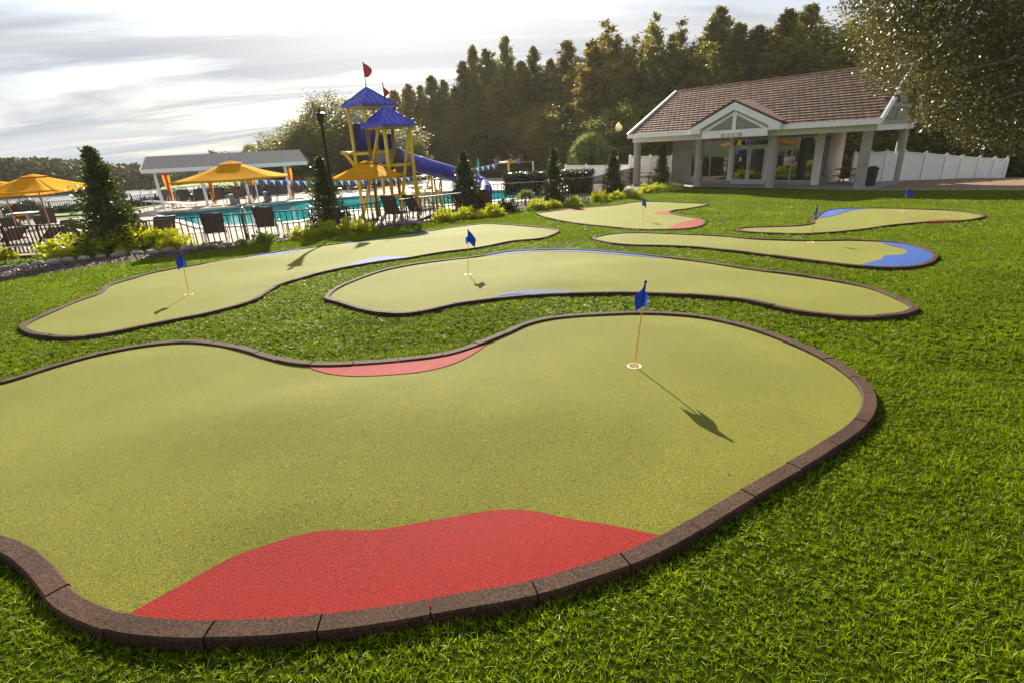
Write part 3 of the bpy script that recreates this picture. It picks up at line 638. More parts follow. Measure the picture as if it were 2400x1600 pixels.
strip = [at(-60, 520), at(60, 512), at(204, 502), at(330, 488.5), at(420, 473), at(400, 469), at(314, 482), at(122, 495), at(-60, 508)]
struct(sheet('grass_strip', strip, Z0(.006), m_bank))

# stones along the bed
stone_px = [(z[0]/4.9, 340+z[1]/4.9) for z in [(60, 1445), (165, 1375), (280, 1425), (450, 1392), (620, 1375), (790, 1352), (970, 1328), (1170, 1308), (1370, 1290), (1570, 1272), (1760, 1253), (1940, 1238), (2140, 1218), (2290, 1202)]]
stone_px += [(300+z[0]/4.9, 340+z[1]/4.9) for z in [(830, 1205), (990, 1187), (1140, 1166), (1280, 1150), (1430, 1136), (1570, 1116), (1720, 1096), (1850, 1081), (1980, 1073), (2120, 1058), (2230, 1047), (2340, 1033)]]
stone_px += [(680+z[0]/4.9, 340+z[1]/4.9) for z in [(250, 1062), (360, 1047), (480, 1032), (600, 1020), (720, 1002), (850, 987), (940, 977), (1040, 962), (1140, 950), (1230, 941), (1310, 932), (1400, 921), (1480, 913), (1560, 903)]]
xs = 1010.
lowl = [(1010, 521), (1080, 513), (1183, 499.5), (1264, 490), (1355, 478), (1447, 463), (1551, 445), (1600, 440)]
while xs < 1600:
    stone_px.append((xs, float(np.interp(xs, [p[0] for p in lowl], [p[1] for p in lowl]))-1.5)); xs += random.uniform(7.5, 11)
protos = []
for k in range(4):
    bm = bmesh.new(); bmesh.ops.create_icosphere(bm, subdivisions=2, radius=.5); r_ = random.Random(k)
    ax = [Vector((r_.uniform(-1, 1), r_.uniform(-1, 1), r_.uniform(-1, 1))).normalized() for _ in range(7)]
    for v in bm.verts:
        for a_ in ax:
            d_ = v.co.dot(a_)
            if d_ > .36: v.co -= a_*(d_-.36)*.8
        v.co *= 1+r_.uniform(-.03, .03)
    me = bpy.data.meshes.new('rock'); bm.to_mesh(me); bm.free(); me.materials.append(m_rock); protos.append(me)
for i, p in enumerate(stone_px):
    x, y = G(p[0], p[1]-(1.5 if p[0] < 980 else 1)); z = float(zbed(x, y)[0]); D = math.hypot(x, y); o = bpy.data.objects.new('edging_rock', protos[i % 4]); col.objects.link(o)
    s = random.uniform(.28, .40) if p[0] < 980 else random.uniform(.18, .30); o.location = (x, y, z+.03); o.scale = (s*1.15, s*.8, s*random.uniform(.5, .66)); o.rotation_euler = (random.uniform(-.2, .2), random.uniform(-.2, .2), random.uniform(-.6, .6)+.35)
    tag(o, 'grey rounded rock edging the mulch bed '+('left of the middle fence loungers' if p[0] < 480 else 'in front of the two framed loungers' if p[0] < 690 else 'between the lamp post and the slide foot' if p[0] < 1010 else 'along the hedge side of the lawn' if p[0] < 1390 else 'where the bed meets the porch slab'), 'rock', 'rocks edging the mulch bed')

# ------------------------------------------------------------------ fences
def rail_fence(label, xy, sp=.175, h=1.1, joined=False, zb=0., group='brown picket fences round the pool', mat=m_brown, w=.03):
    P = [np.array(p) for p in xy]; t = thing('picket_fence', label, 'fence', (P[0][0], P[0][1], zb), 0, group)
    o = P[0]; pk = MB().box(-w/2, w/2, -w/2, w/2, .10, h-.02).mesh('picket'); pk.materials.append(mat)
    bj = MB(); cnt = 0
    for a, c in zip(P, P[1:]):
        L = np.linalg.norm(c-a); d = (c-a)/L; ang = math.atan2(d[1], d[0]); A = Vector((*(a-o), 0)); C = Vector((*(c-o), 0))
        MB().bar(A+Vector((0, 0, h)), C+Vector((0, 0, h)), .038, .034).build('top_rail', mat, t); MB().bar(A+Vector((0, 0, .10)), C+Vector((0, 0, .10)), .03, .03).build('bottom_rail', mat, t)
        npost = max(1, round(L/1.95))
        for i in range(npost): 
            q = A+(C-A)*(i/npost); MB().box(-.024, .024, -.024, .024, -.15, h+.005, Matrix.Translation(q) @ Matrix.Rotation(ang, 4, 'Z')).build('post', mat, t)
        m = int(L/sp)
        for i in range(m):
            q = A+(C-A)*((i+.5)/m)
            if joined: bj.box(-w/2, w/2, -w/2, w/2, .1, h-.02, Matrix.Translation(q))
            else:
                ob = link('picket', pk, None, t); ob.location = q; ob.rotation_euler = (0, 0, ang)
    if joined: stuff(bj.build('pickets', mat, t))
    return t
rail_fence('brown metal picket fence between the stone edged bed and the poolside loungers', fence_xy, h=1.0)
rail_fence('brown picket fence stepping up from the slide end to the porch column', fence2_xy)
lakefence = [at(-220, 497, .9), at(0, 481, .9), at(100, 474, .9), at(210, 467, .9), at(300, 457, .9), at(420, 448, .9), at(560, 441, .9), at(650, 436, .9)]
lf = [Vector((*at(px, py), 0)) for px, py in [(-160, 518), (32, 506), (122, 500), (210, 494), (314, 486), (420, 473), (560, 463)]]
rail_fence('dark picket fence overgrown with vines along the lake shore', [(v.x, v.y) for v in lf], .13, .85, True, -.1, 'lake shore fence', m_dark)

# ------------------------------------------------------------------ plants
def leafball(P, size, mat, name, parent, aspect=.5, droop=0., updir=None):
    V, Q = leaves(P, size, aspect, droop, updir); return link(name, np_mesh(name, V, Q), mat, parent)
def cone_mesh(H, Rb, n, size, seed):
    r = np.random.default_rng(seed); nb = 260; P = []
    t = r.random(nb)**1.25; prof = lambda t: Rb*np.clip((1-t)**.85*(.62+.38*np.minimum(1, t*5+.25)), .05, 1)
    az_ = r.random(nb)*6.283; lump = 1+.22*r.normal(size=nb)
    for i in range(nb):
        rr = prof(t[i])*lump[i]; m = int(n/nb); f = r.random(m)**.6
        c = np.stack([np.cos(az_[i])*rr*f, np.sin(az_[i])*rr*f, t[i]*H*.97+.12*rr*f+.05*f], 1)+r.normal(size=(m, 3))*np.array([.055, .055, .07])*(1+.5*(1-t[i]))
        P.append(c)
    m = n//22; k = np.stack([r.normal(size=m)*.03, r.normal(size=m)*.03, H*(.88+.14*r.random(m))], 1); P.append(k)
    P = np.vstack(P); P[:, 2] = np.maximum(P[:, 2], .06); outd = P*np.array([1, 1, .0]); outd /= np.linalg.norm(outd, axis=1, keepdims=True)+1e-6; outd[:, 2] = .7
    V, Q = leaves(P, size, .52, 0, outd*.9, r=r); return np_mesh('crown', V, Q)
cones = [cone_mesh(3.0, .78, 15000, .085, 1), cone_mesh(3.0, .70, 13000, .085, 2)]
for me in cones: me.materials.append(m_holly)
def cone_tree(base, apex, label, wpx, k, rz):
    x, y = G(*base) if base[0] < 1000 else at(*base); D = math.hypot(x, y); top = hz(*apex, D).z; z = float(T(x, y)) if base[0] < 1000 else 0.
    if base[0] < 1000: z = float(zbed(x, y)[0])
    t = thing('conical_tree', label, 'tree', (x, y, z), 0, 'clipped conical evergreens along the pool bed')
    H = top-z; dep = D*.97; w = wpx/1214*dep/2
    c = link('crown', cones[k], None, t); c.scale = (w/.74, w/.74, H/3.0); c.rotation_euler = (0, 0, rz)
    MB().tube([(0, 0, -.1), (0, 0, H*.5), (.02, 0, H*.9)], [.06, .04, .01], 7).build('trunk', m_bark, t)
    return t
cone_tree((283, 592), (225, 350), 'largest dark conical evergreen, nearest the left edge in front of the umbrella', 114, 0, 0)
cone_tree((776, 540), (752, 371), 'conical evergreen directly behind the tall black lamp post', 100, 1, 1)
cone_tree((1095, 489), (1092, 358), 'conical evergreen in front of the foot of the blue slide', 82, 0, 2)
cone_tree((1300, 474), (1298, 351), 'conical evergreen standing against the middle of the clipped hedge', 66, 1, 3)
cone_tree((1437, 456), (1434, 352), 'conical evergreen beside the globe lamp near the white fence', 54, 0, 4)
cone_tree((1549, 434), (1549, 342), 'conical evergreen under the left eave of the porch building', 46, 1, 5)

def mound_mesh(n, size, seed, up=.7):
    r = np.random.default_rng(seed); nb = 70; P = []; W = []
    for i in range(nb):
        a = r.random()*6.283; el = math.asin(r.random()**.8); L = 1+.20*r.normal(); d = np.array([math.cos(a)*math.cos(el), math.sin(a)*math.cos(el), math.sin(el)*.95+.05])*L
        m = n//nb; f = r.random((m, 1))**.45; P.append(d*f*.5*np.array([1, 1, 1.])+r.normal(size=(m, 3))*.045)
    P = np.vstack(P); P[:, 2] = np.abs(P[:, 2])
    o = P.copy(); o /= np.linalg.norm(o, axis=1, keepdims=True)+1e-6; o[:, 2] += up*.5; V, Q = leaves(P, size, .5, 0, o*.6, r=r); return np_mesh('foliage', V, Q)
mounds = [mound_mesh(5200, .075, 40+i) for i in range(3)]; limes = [mound_mesh(900, .13, 50, 1.6)]
for me in mounds: me.materials.append(m_gold)
limes[0].materials.append(m_lime); greenm = mound_mesh(2500, .09, 60, .8); greenm.materials.append(m_hedge)
def mound(px, py, wpx, hpx, label, cat='shrub', me=None, group='golden shrubs in the mulch bed', name='golden_shrub'):
    py += -2 if px < 640 else 4; x, y = G(px, py); D = math.hypot(x, y); z = float(zbed(x, y)[0]) if inpoly(np.array([x]), np.array([y]), BP)[0] else float(T(x, y)); dep = D*.96
    o = link(name, me or random.choice(mounds), None); o.location = (x, y, z-.03); w = wpx/1214*dep; h = hpx/1214*dep
    o.scale = (w*1.1, w*.95, h*1.75); o.rotation_euler = (0, 0, random.random()*6.28); tag(o, label, cat, group); return o
for a in [(8, 612, 44, 26, 'golden shrub cut off by the left edge of the photo beside the bed'), (165, 603, 95, 40, 'golden shrub at the left foot of the largest conical evergreen'), (230, 598, 90, 40, 'greener golden shrub in the shade in front of the largest conical evergreen'), (310, 592, 105, 55, 'tallest golden shrub, at the right foot of the largest conical evergreen'), (385, 585, 90, 42, 'golden orange tinted shrub in front of the leftmost framed lounger'),
          (715, 556, 58, 30, 'golden shrub at the left foot of the evergreen by the lamp post'), (765, 550, 66, 34, 'golden shrub just behind the black lamp post foot'), (835, 543, 78, 38, 'golden shrub right of the black lamp post'),
          (1045, 514, 62, 28, 'golden shrub left of the evergreen at the slide foot'), (1100, 508, 60, 26, 'darker golden shrub under the evergreen at the slide foot'), (1152, 503, 56, 28, 'golden shrub right of the evergreen at the slide foot'),
          (1262, 487, 52, 24, 'golden shrub left of the evergreen by the clipped hedge'), (1296, 484, 44, 20, 'shaded golden shrub under the evergreen by the clipped hedge'), (1343, 478, 36, 22, 'small golden shrub right of the evergreen by the clipped hedge'),
          (1405, 468, 44, 22, 'golden shrub left of the evergreen by the globe lamp'), (1445, 463, 40, 18, 'low shaded golden shrub under the evergreen by the globe lamp'), (1478, 457, 36, 18, 'golden shrub right of the evergreen by the globe lamp'),
          (1525, 447, 52, 20, 'golden shrub left of the evergreen under the porch eave'), (1567, 444, 46, 17, 'greener golden shrub next to the porch slab')]: mound(*a)
for a in [(12, 628, 28, 14, 'small lime plant at the left edge below the golden shrub'), (62, 625, 36, 16, 'small lime plant between rocks near the left picket fence'), (478, 586, 40, 10, 'lime sprig in front of the middle framed lounger'), (571, 577, 22, 16, 'lime sprig between the two framed loungers'), (620, 571, 50, 26, 'tall thin lime sprig before the right hand framed lounger'), (660, 566, 14, 10, 'tiny lime sprig left of the lamp post shrubs'),
          (958, 530, 16, 9, 'tiny lime sprig by the black loungers'), (1190, 498, 18, 10, 'lime sprig right of the slide foot shrubs'), (1218, 494, 22, 12, 'lime sprig before the round green shrub'), (1242, 491, 30, 9, 'lime sprig at the foot of the palm seedling'), (1375, 473, 34, 9, 'lime plants left of the globe lamp shrubs'), (1540, 449, 34, 8, 'lime plants before the porch eave evergreen')]: mound(*a, cat='plant', me=limes[0], group='young lime plants in the mulch bed', name='lime_plant')
mound(1183, 495, 52, 34, 'round dark green shrub between the slide foot and the hedge', me=greenm, group='', name='green_shrub')

def frond_fan(name, n, L, seed, spread=1., up=.2, blades=14):
    r = np.random.default_rng(seed); V = []; Q = []
    for i in range(n):
        a = r.random()*6.283; el = up+(1.45-up)*r.random()**.7; d = np.array([math.cos(a)*math.cos(el), math.sin(a)*math.cos(el), math.sin(el)])
        c = d*L*.45*(.7+.5*r.random()); q = np.cross(d, r.normal(size=3)); q /= np.linalg.norm(q)
        for b_ in range(blades):
            th = (b_/(blades-1)-.5)*2.6*spread; e = d*math.cos(th)+q*math.sin(th); e[2] -= .25*abs(th); e /= np.linalg.norm(e); w = np.cross(e, np.cross(d, q))*(.022 if n < 60 else .040)*L; l_ = L*.55*(.8+.3*r.random())
            k = len(V); V += [c, c+e*l_*.5+w, c+e*l_+np.array([0, 0, -.12*l_]), c+e*l_*.5-w]; Q.append((k, k+1, k+2, k+3))
    return np_mesh(name, np.array(V), np.array(Q))
x, y = at(1232, 484); t = thing('palm_seedling', 'small bright fan palm seedling standing before the hedge', 'plant', (x, y, .02)); c = link('fronds', frond_fan('fronds', 26, .62, 5), m_palm, t)
MB().tube([(0, 0, -.05), (0, 0, .3)], .05, 7).build('trunk', m_bark, t); c.location.z = .25
# palmetto clump above the white fence
v = hz(1387, 372, 47); t = thing('palmetto_clump', 'big rounded silver green palmetto clump above the white fence beside the globe lamp', 'palm', (v.x, v.y, -1.0))
c = link('fronds', frond_fan('fronds', 260, 2.15, 8, 1., .05, 16), m_palm, t); c.location.z = v.z+1.-.5; c.scale = (1.05, 1.05, 1.25)
c = link('dead_fronds', frond_fan('dead_fronds', 90, 1.5, 9, 1., -.5, 12), m_deadp, t); c.location.z = v.z+1.-1.0; c.scale = (1.45, 1.45, .9)
MB().tube([(0, 0, 0), (.1, 0, v.z+.6)], [.28, .22], 9).build('trunk', m_bark, t)
# clipped hedge
a = np.array(at(1181, 461)); c_ = np.array(at(1386, 455)); L = np.linalg.norm(c_-a); n = 17000; uu = rng.random(n); dd = (c_-a)/L; nn = np.array([-dd[1], dd[0]])
face = rng.random(n); dep = np.where(face < .5, rng.random(n)*.14, np.where(face < .85, rng.random(n)*1.5, 1.5-rng.random(n)*.12)); h = np.where((face >= .5) & (face < .85), 1.16+rng.normal(size=n)*.05, rng.random(n)*1.2)
m = rng.random(n) < .06; uu = np.where(m, np.where(rng.random(n) < .5, rng.random(n)*.02, 1-rng.random(n)*.02), uu)
Pp = np.stack([(uu*L)*dd[0]+dep*nn[0], (uu*L)*dd[1]+dep*nn[1], h], 1)+rng.normal(size=(n, 3))*.05
t = thing('clipped_hedge', 'long dark clipped hedge behind the brown picket fence', 'hedge', (a[0], a[1], 0)); leafball(Pp, .10, m_hedge, 'foliage', t)
b = MB(); q = [Vector((0, 0, 0)), Vector((*(dd*L), 0))]; b.bar(q[0]+Vector((*(nn*.75), .55))+Vector((*(dd*.1), 0)), q[1]+Vector((*(nn*.75), .55))-Vector((*(dd*.1), 0)), 1.2, 1.0); b.build('inner_twigs', m_soil, t)  # added solid dark block, stands in for the shade inside the hedge
# vines on the lake shore fence, low hedge behind the cabana
n = 15000; i0 = rng.integers(0, len(lf)-1, n); f = rng.random(n); A = np.array([[p.x, p.y] for p in lf]); Pp = A[i0]+(A[i0+1]-A[i0])*f[:, None]
hh = .85*rng.random(n)**.8*(.75+.35*np.sin(Pp[:, 0]*1.3)+.2*np.sin(Pp[:, 0]*3.1)); Pp = np.column_stack([Pp, hh-.1])+rng.normal(size=(n, 3))*np.array([.12, .2, .08])
V, Q = leaves(Pp, .15, .5); tag(stuff(link('fence_vines', np_mesh('fence_vines', V, Q), m_vine)), 'tangled vines hanging on the dark fence by the lake', 'vines')
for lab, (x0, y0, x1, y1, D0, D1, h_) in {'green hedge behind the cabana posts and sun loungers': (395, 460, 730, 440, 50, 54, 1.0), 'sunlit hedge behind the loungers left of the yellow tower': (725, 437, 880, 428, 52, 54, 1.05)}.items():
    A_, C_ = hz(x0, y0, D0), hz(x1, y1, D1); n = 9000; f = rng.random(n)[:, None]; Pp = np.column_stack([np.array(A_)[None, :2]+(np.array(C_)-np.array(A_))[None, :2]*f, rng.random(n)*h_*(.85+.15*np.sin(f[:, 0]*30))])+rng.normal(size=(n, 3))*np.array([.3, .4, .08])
    V, Q = leaves(Pp-np.array([A_.x, A_.y, 0]), .16, .5); o = link('hedge', np_mesh('hedge', V, Q), m_gold if 'sunlit' in lab else m_vine); o.location = (A_.x, A_.y, -.05); tag(o, lab, 'hedge')  # golden leaves on one hedge put its sunlight into the colour

# ------------------------------------------------------------------ umbrellas
def umbrella(apx, D, half, rot, label, hr=.52, polemat=m_pole):
    ap = hz(*apx, D); x, y = ap.x, ap.y; H = ap.z; t = thing('pool_umbrella', label, 'umbrella', (x, y, 0), rot, 'orange umbrellas round the pool')
    MB().tube([(0, 0, 0), (0, 0, H-.02)], .024, 8).build('pole', polemat, t, True)
    b = MB(); b.lathe([(.27, 0), (.27, .05), (.2, .07), (.05, .09), (.045, .3), (.03, .3)]); b.build('base', m_dark, t, True)
    cs = [(-half, -half), (half, -half), (half, half), (-half, half)]; zr = H-hr-.05; zt = H-.10; q = .17
    for i in range(4):
        (ax, ay), (bx, by) = cs[i], cs[(i+1) % 4]; m = 8; vs = []; fs = []; rows = 7
        for r_ in range(rows):
            f = r_/(rows-1); w = q+(1-q)*f
            for j in range(m+1):
                g = j/m; X = (ax+(bx-ax)*g)*w; Y = (ay+(by-ay)*g)*w; sag = -.05*math.sin(math.pi*g)*f-.035*math.sin(math.pi*f); edge = 1-.045*math.sin(math.pi*g)*f
                vs.append((X*edge, Y*edge, zt+(zr-zt)*f+sag))
        for r_ in range(rows-1):
            for j in range(m): k = r_*(m+1)+j; fs.append((k, k+1, k+m+2, k+m+1))
        o = MB().add(vs, fs).build('canopy_panel', m_umb, t, True); sm = o.modifiers.new('cloth', 'SOLIDIFY'); sm.thickness = .004
        MB().tube([(0, 0, zt-.02), (ax*.99, ay*.99, zr-.015)], .009, 5).build('rib', polemat, t)
        MB().tube([(0, 0, H-1.0), (ax*.5, ay*.5, zt+(zr-zt)*.42)], .008, 5).build('strut', polemat, t)
    vs = [(0, 0, H+.03)]; k = 16
    for i in range(k):
        a_ = 2*math.pi*i/k+math.pi/4; rr = half*.26/max(abs(math.cos(a_-math.pi/4+math.pi/4)), abs(math.sin(a_)), .7)*.8; vs.append((math.cos(a_)*rr, math.sin(a_)*rr, H-.075+.012*(i % 2)))
    MB().add(vs, [(0, 1+i, 1+(i+1) % k) for i in range(k)]).build('vent_cap', m_umb, t)
    MB().tube([(0, 0, H+.02), (0, 0, H+.11)], [.012, .006], 6).build('finial', m_dark, t); return t
umbrella((76, 410), 26.5, 1.52, R(45-39), 'orange umbrella at the left, partly hidden by the largest conical evergreen', .52)
umbrella((0, 427), 31, 1.6, R(10), 'orange umbrella cut off by the left edge, behind its neighbour', .5)
umbrella((540, 379), 20.5, 1.68, R(45-24), 'wide orange umbrella in the middle, in front of the white cabana', .50)
umbrella((856, 378), 23.5, 1.28, R(-8), 'orange umbrella between the black lamp post and the yellow tower', .60)
umbrella((938, 393), 40, 1.3, R(20), 'small distant orange umbrella seen through the legs of the yellow tower', .32)

# ------------------------------------------------------------------ loungers
def lounger(name_mat, label, x, y, rz, back=58, frame=m_white, sling=m_mesh, group='sun loungers round the pool'):
    t = thing('sun_lounger', label, 'sun lounger', (x, y, 0), rz, group); L = 1.25; w = .33; zs = .36
    for s in (-1, 1):
        MB().tube([(s*w, 0, zs), (s*w, L*.5, zs+.02), (s*w, L, zs-.02)], .019, 6).build('side_rail', frame, t, True)
        MB().tube([(s*w, .12, zs), (s*(w+.02), .05, .01)], .017, 6).build('leg', frame, t, True); MB().tube([(s*w, L-.15, zs), (s*(w+.02), L-.05, .01)], .017, 6).build('leg', frame, t, True)
        MB().tube([(s*w, 0, zs), (s*w, -.18, .04), (s*w, -.6, .03)], .015, 6).build('rear_skid', frame, t, True)
        MB().tube([(s*(w+.03), .02, zs), (s*(w+.05), .1, zs+.2), (s*(w+.05), .5, zs+.2), (s*(w+.03), .6, zs)], .014, 6).build('armrest', frame, t, True)
    m = MB(); vs = []
    for i in range(7):
        for j in range(5): vs.append((-w+2*w*j/4, L*i/6, zs+.012-.025*math.sin(math.pi*j/4)))
    m.add(vs, [(i*5+j, i*5+j+1, (i+1)*5+j+1, (i+1)*5+j) for i in range(6) for j in range(4)]); o = m.build('seat', sling, t, True); o.modifiers.new('s', 'SOLIDIFY').thickness = .006
    cb, sb = math.cos(R(back)), math.sin(R(back)); m = MB(); vs = []
    for i in range(7):
        for j in range(5): u = .80*i/6; vs.append((-w+2*w*j/4, -u*cb-.03*math.sin(math.pi*j/4)*-1, zs+u*sb+.01))
    m.add(vs, [(i*5+j, i*5+j+1, (i+1)*5+j+1, (i+1)*5+j) for i in range(6) for j in range(4)]); o = m.build('backrest', sling, t, True); o.modifiers.new('s', 'SOLIDIFY').thickness = .006
    m = MB(); m.tube([(-w, 0, zs), (-w, -.80*cb, zs+.80*sb), (w, -.80*cb, zs+.80*sb), (w, 0, zs)], .015, 6); m.build('back_frame', sling if frame is not m_white else m_brown, t, True)
    m = MB(); m.tube([(-w, -.4*cb, zs+.4*sb), (-w*.9, -.55, .06), (w*.9, -.55, .06), (w, -.4*cb, zs+.4*sb)], .011, 6); m.build('back_prop', frame, t, True)
    return t
def lg(px, py, rz, label, **k): x, y = at(px, py); return lounger(None, label, x, y, R(rz), **k)
lg(392, 577, 52, 'dark sling lounger behind the golden orange shrub, seen from the back', back=56)
lg(512, 571, 26, 'dark sling lounger behind the fence, left of the pair under the middle umbrella', back=60)
lg(632, 556, 12, 'dark sling lounger behind the fence, right of the pair under the middle umbrella', back=66)
lg(172, 583, 66, 'dark sling lounger half hidden left of the largest conical evergreen', back=56)
lg(110, 598, 95, 'white framed lounger behind the left fence, backrest raised', back=42)
lg(30, 590, 80, 'white framed lounger nearest the left edge behind the fence', back=36)
lg(926, 524, -22, 'black sling lounger under the yellow tower, left of two', frame=m_grey, back=66)
lg(977, 517, -38, 'black sling lounger under the yellow tower, right of two', frame=m_grey, back=60)
for i, (px, py, lab) in enumerate([(398, 484, 'first black poolside lounger behind the diving board'), (436, 484, 'black poolside lounger beside the second cabana curtain'), (474, 482, 'black poolside lounger just right of the second cabana curtain'), (520, 480, 'black poolside lounger under the tip of the middle umbrella'), (565, 478, 'black poolside lounger behind the middle umbrella pole'), (608, 474, 'black poolside lounger between the third and fourth cabana posts'), (640, 472, 'black poolside lounger in front of the fourth cabana curtain'),
          (664, 470, 'black poolside lounger left of the last cabana post'), (702, 464, 'black poolside lounger in front of the last cabana curtain'), (826, 449, 'black lounger left of two behind the pool by the tower'), (860, 447, 'black lounger right of two behind the pool by the tower')]):
    t = lg(px, py, 205+random.uniform(-8, 8), lab, frame=m_metal, back=62)

# little tables, bins and deck furniture
def side_table(px, py, label, s=.5, mat=m_white, h=.42):
    x, y = at(px, py); t = thing('side_table', label, 'table', (x, y, 0), .3, 'white side tables on the pool deck'); o = MB().box(-s/2, s/2, -s/2, s/2, h-.03, h).build('tabletop', mat, t); bevel(o, .01)
    for a_ in (-1, 1):
        for c in (-1, 1): MB().tube([(a_*s*.42, c*s*.42, h-.03), (a_*s*.46, c*s*.46, 0)], .018, 6).build('leg', mat, t)
side_table(470, 572, 'white side table left of the middle framed lounger'); side_table(690, 546, 'white side table right of the two framed loungers'); side_table(795, 455, 'white side table behind the pool left of the tower')
def bin_(px, py, label, mat, w=.45, h=.7):
    x, y = at(px, py); t = thing('waste_bin', label, 'bin', (x, y, 0), .4); o = MB().box(-w/2, w/2, -w/2, w/2, 0, h).build('body', mat, t); bevel(o, .03); o = MB().box(-w*.53, w*.53, -w*.53, w*.53, h, h+.09).build('lid', mat, t); bevel(o, .02)
bin_(552, 478, 'grey box bin beside the middle umbrella pole across the pool', m_grey, .6, .55); bin_(629, 472, 'grey box bin between far loungers right of the umbrella', m_grey, .5, .55)
# patio table set at the left
x, y = at(72, 533); t = thing('patio_table', 'white topped patio table at the left between dark wicker chairs', 'table', (x, y, 0), .3); o = MB().box(-.6, .6, -.45, .45, .72, .75).build('tabletop', m_white, t); bevel(o, .01)
MB().tube([(0, 0, 0), (0, 0, .72)], .05, 8).build('pedestal', m_grey, t); MB().box(-.35, .35, -.25, .25, 0, .03).build('foot', m_grey, t)
def wicker(px, py, rz, label):
    x, y = at(px, py); t = thing('wicker_chair', label, 'chair', (x, y, 0), R(rz), 'wicker chairs at the patio table')
    o = MB().box(-.3, .3, -.3, .3, .2, .42).build('seat', m_wicker, t); bevel(o, .03); o = MB().box(-.3, .3, -.36, -.28, .2, .98).build('backrest', m_wicker, t); bevel(o, .03)
    for s in (-1, 1): o = MB().box(s*.3-.04, s*.3+.04, -.3, .28, .2, .64).build('armrest', m_wicker, t); bevel(o, .02)
    o = MB().box(-.25, .25, -.26, .28, .42, .50).build('cushion', m_umb, t); bevel(o, .03)
    for a_ in (-1, 1):
        for c in (-1, 1): MB().box(a_*.26-.02, a_*.26+.02, c*.26-.02, c*.26+.02, 0, .2).build('leg', m_wicker, t)
wicker(34, 540, -60, 'dark wicker chair left of the patio table'); wicker(112, 534, 70, 'dark wicker chair right of the patio table, back to the umbrella pole'); wicker(62, 524, 190, 'dark wicker chair behind the patio table with an orange cushion')

# ------------------------------------------------------------------ diving board and pool ladders
a = Vector((*at(352, 497), 0)); c = Vector((*at(462, 505), 0)); d = (c-a).normalized(); pr = Vector((-d.y, d.x, 0)); L = (c-a).length; t = thing('diving_board', 'white diving board on a low frame at the left end of the pool', 'diving board', a)
MB().bar(Vector((0, 0, .66)), d*L+Vector((0, 0, .60)), .5, .055).build('board', m_white, t)
for f in (.05, .45):
    for s in (-1, 1): MB().tube([d*L*f+pr*s*.22+Vector((0, 0, 0)), d*L*f+pr*s*.22+Vector((0, 0, .63))], .02, 6).build('leg', m_metal, t)
for s in (-1, 1): MB().tube([pr*s*.3+Vector((0, 0, 0)), pr*s*.3-d*.2+Vector((0, 0, .8)), pr*s*.3+d*.4+Vector((0, 0, 1.35)), pr*s*.3+d*1.6+Vector((0, 0, 1.3)), pr*s*.3+d*1.75+Vector((0, 0, .6))], .022, 6).build('handrail', m_metal, t, True)
def ladder(px, py, rz, label):
    x, y = at(px, py); t = thing('pool_ladder', label, 'ladder', (x, y, 0), R(rz), 'metal pool ladders')
    for s in (-1, 1): MB().tube([(s*.24, -.25, 0), (s*.24, -.25, .55), (s*.24, -.12, .8), (s*.24, .12, .8), (s*.24, .28, .55), (s*.24, .3, -.6)], .021, 8).build('rail', m_metal, t, True)
    for k in range(2): MB().box(-.24, .24, .24, .34, -.2-.25*k, -.17-.25*k).build('step', m_metal, t)
ladder(590, 530, 5, 'metal pool ladder on the near edge behind the middle umbrella pole'); ladder(412, 491, 185, 'bright metal handrail at the far left corner beside the diving board')

# ------------------------------------------------------------------ cabana
p0 = Vector((*at(385, 491), 0)); p3 = Vector((*at(682, 470), 0)); dx = (p3-p0); Lc = dx.length; ang = math.atan2(dx.y, dx.x); t = thing('poolside_cabana', 'long open white cabana with a grey gable roof and orange curtains across the pool', 'pavilion', p0, ang)
npst = 4; Dp = 2.3; zt = 2.22
for i in range(npst):
    for yb in (0, Dp): MB().box(i*Lc/3-.075, i*Lc/3+.075, yb-.075, yb+.075, 0, zt).build('post', m_white, t)
for yb in (0, Dp): MB().box(-.3, Lc+.3, yb-.08, yb+.08, zt, zt+.22).build('beam', m_white, t)
for xx in (0, Lc): MB().box(xx-.08, xx+.08, .082, Dp-.082, zt, zt+.2).build('beam', m_white, t)
e = .5; zr = zt+.95; ze = zt+.16; x0, x1 = -.55, Lc+1.5
MB().add([(x0, -e, ze), (x1, -e, ze), (x1-.45, Dp/2, zr), (x0, Dp/2, zr), (x0, -e, ze+.09), (x1, -e, ze+.09), (x1-.45, Dp/2, zr+.09), (x0, Dp/2, zr+.09)], [(0, 3, 2, 1), (4, 5, 6, 7), (0, 1, 5, 4), (1, 2, 6, 5), (3, 0, 4, 7)]).build('roof_slope', m_shingle, t)
MB().add([(x1, Dp+e, ze), (x0, Dp+e, ze), (x0, Dp/2, zr), (x1-.45, Dp/2, zr), (x1, Dp+e, ze+.09), (x0, Dp+e, ze+.09), (x0, Dp/2, zr+.09), (x1-.45, Dp/2, zr+.09)], [(0, 3, 2, 1), (4, 5, 6, 7), (0, 1, 5, 4), (1, 2, 6, 5), (3, 0, 4, 7)]).build('roof_slope', m_shingle, t)
MB().box(x0-.02, x1+.02, -e-.05, -e-.003, ze-.12, ze+.10).build('fascia', m_white, t)
MB().bar((x0-.04, -e-.02, ze+.02), (x0-.04, Dp/2, zr+.05), .06, .2).build('rake_board', m_white, t); MB().bar((x0-.04, Dp+e, ze+.02), (x0-.04, Dp/2, zr+.05), .06, .2).build('rake_board', m_white, t)
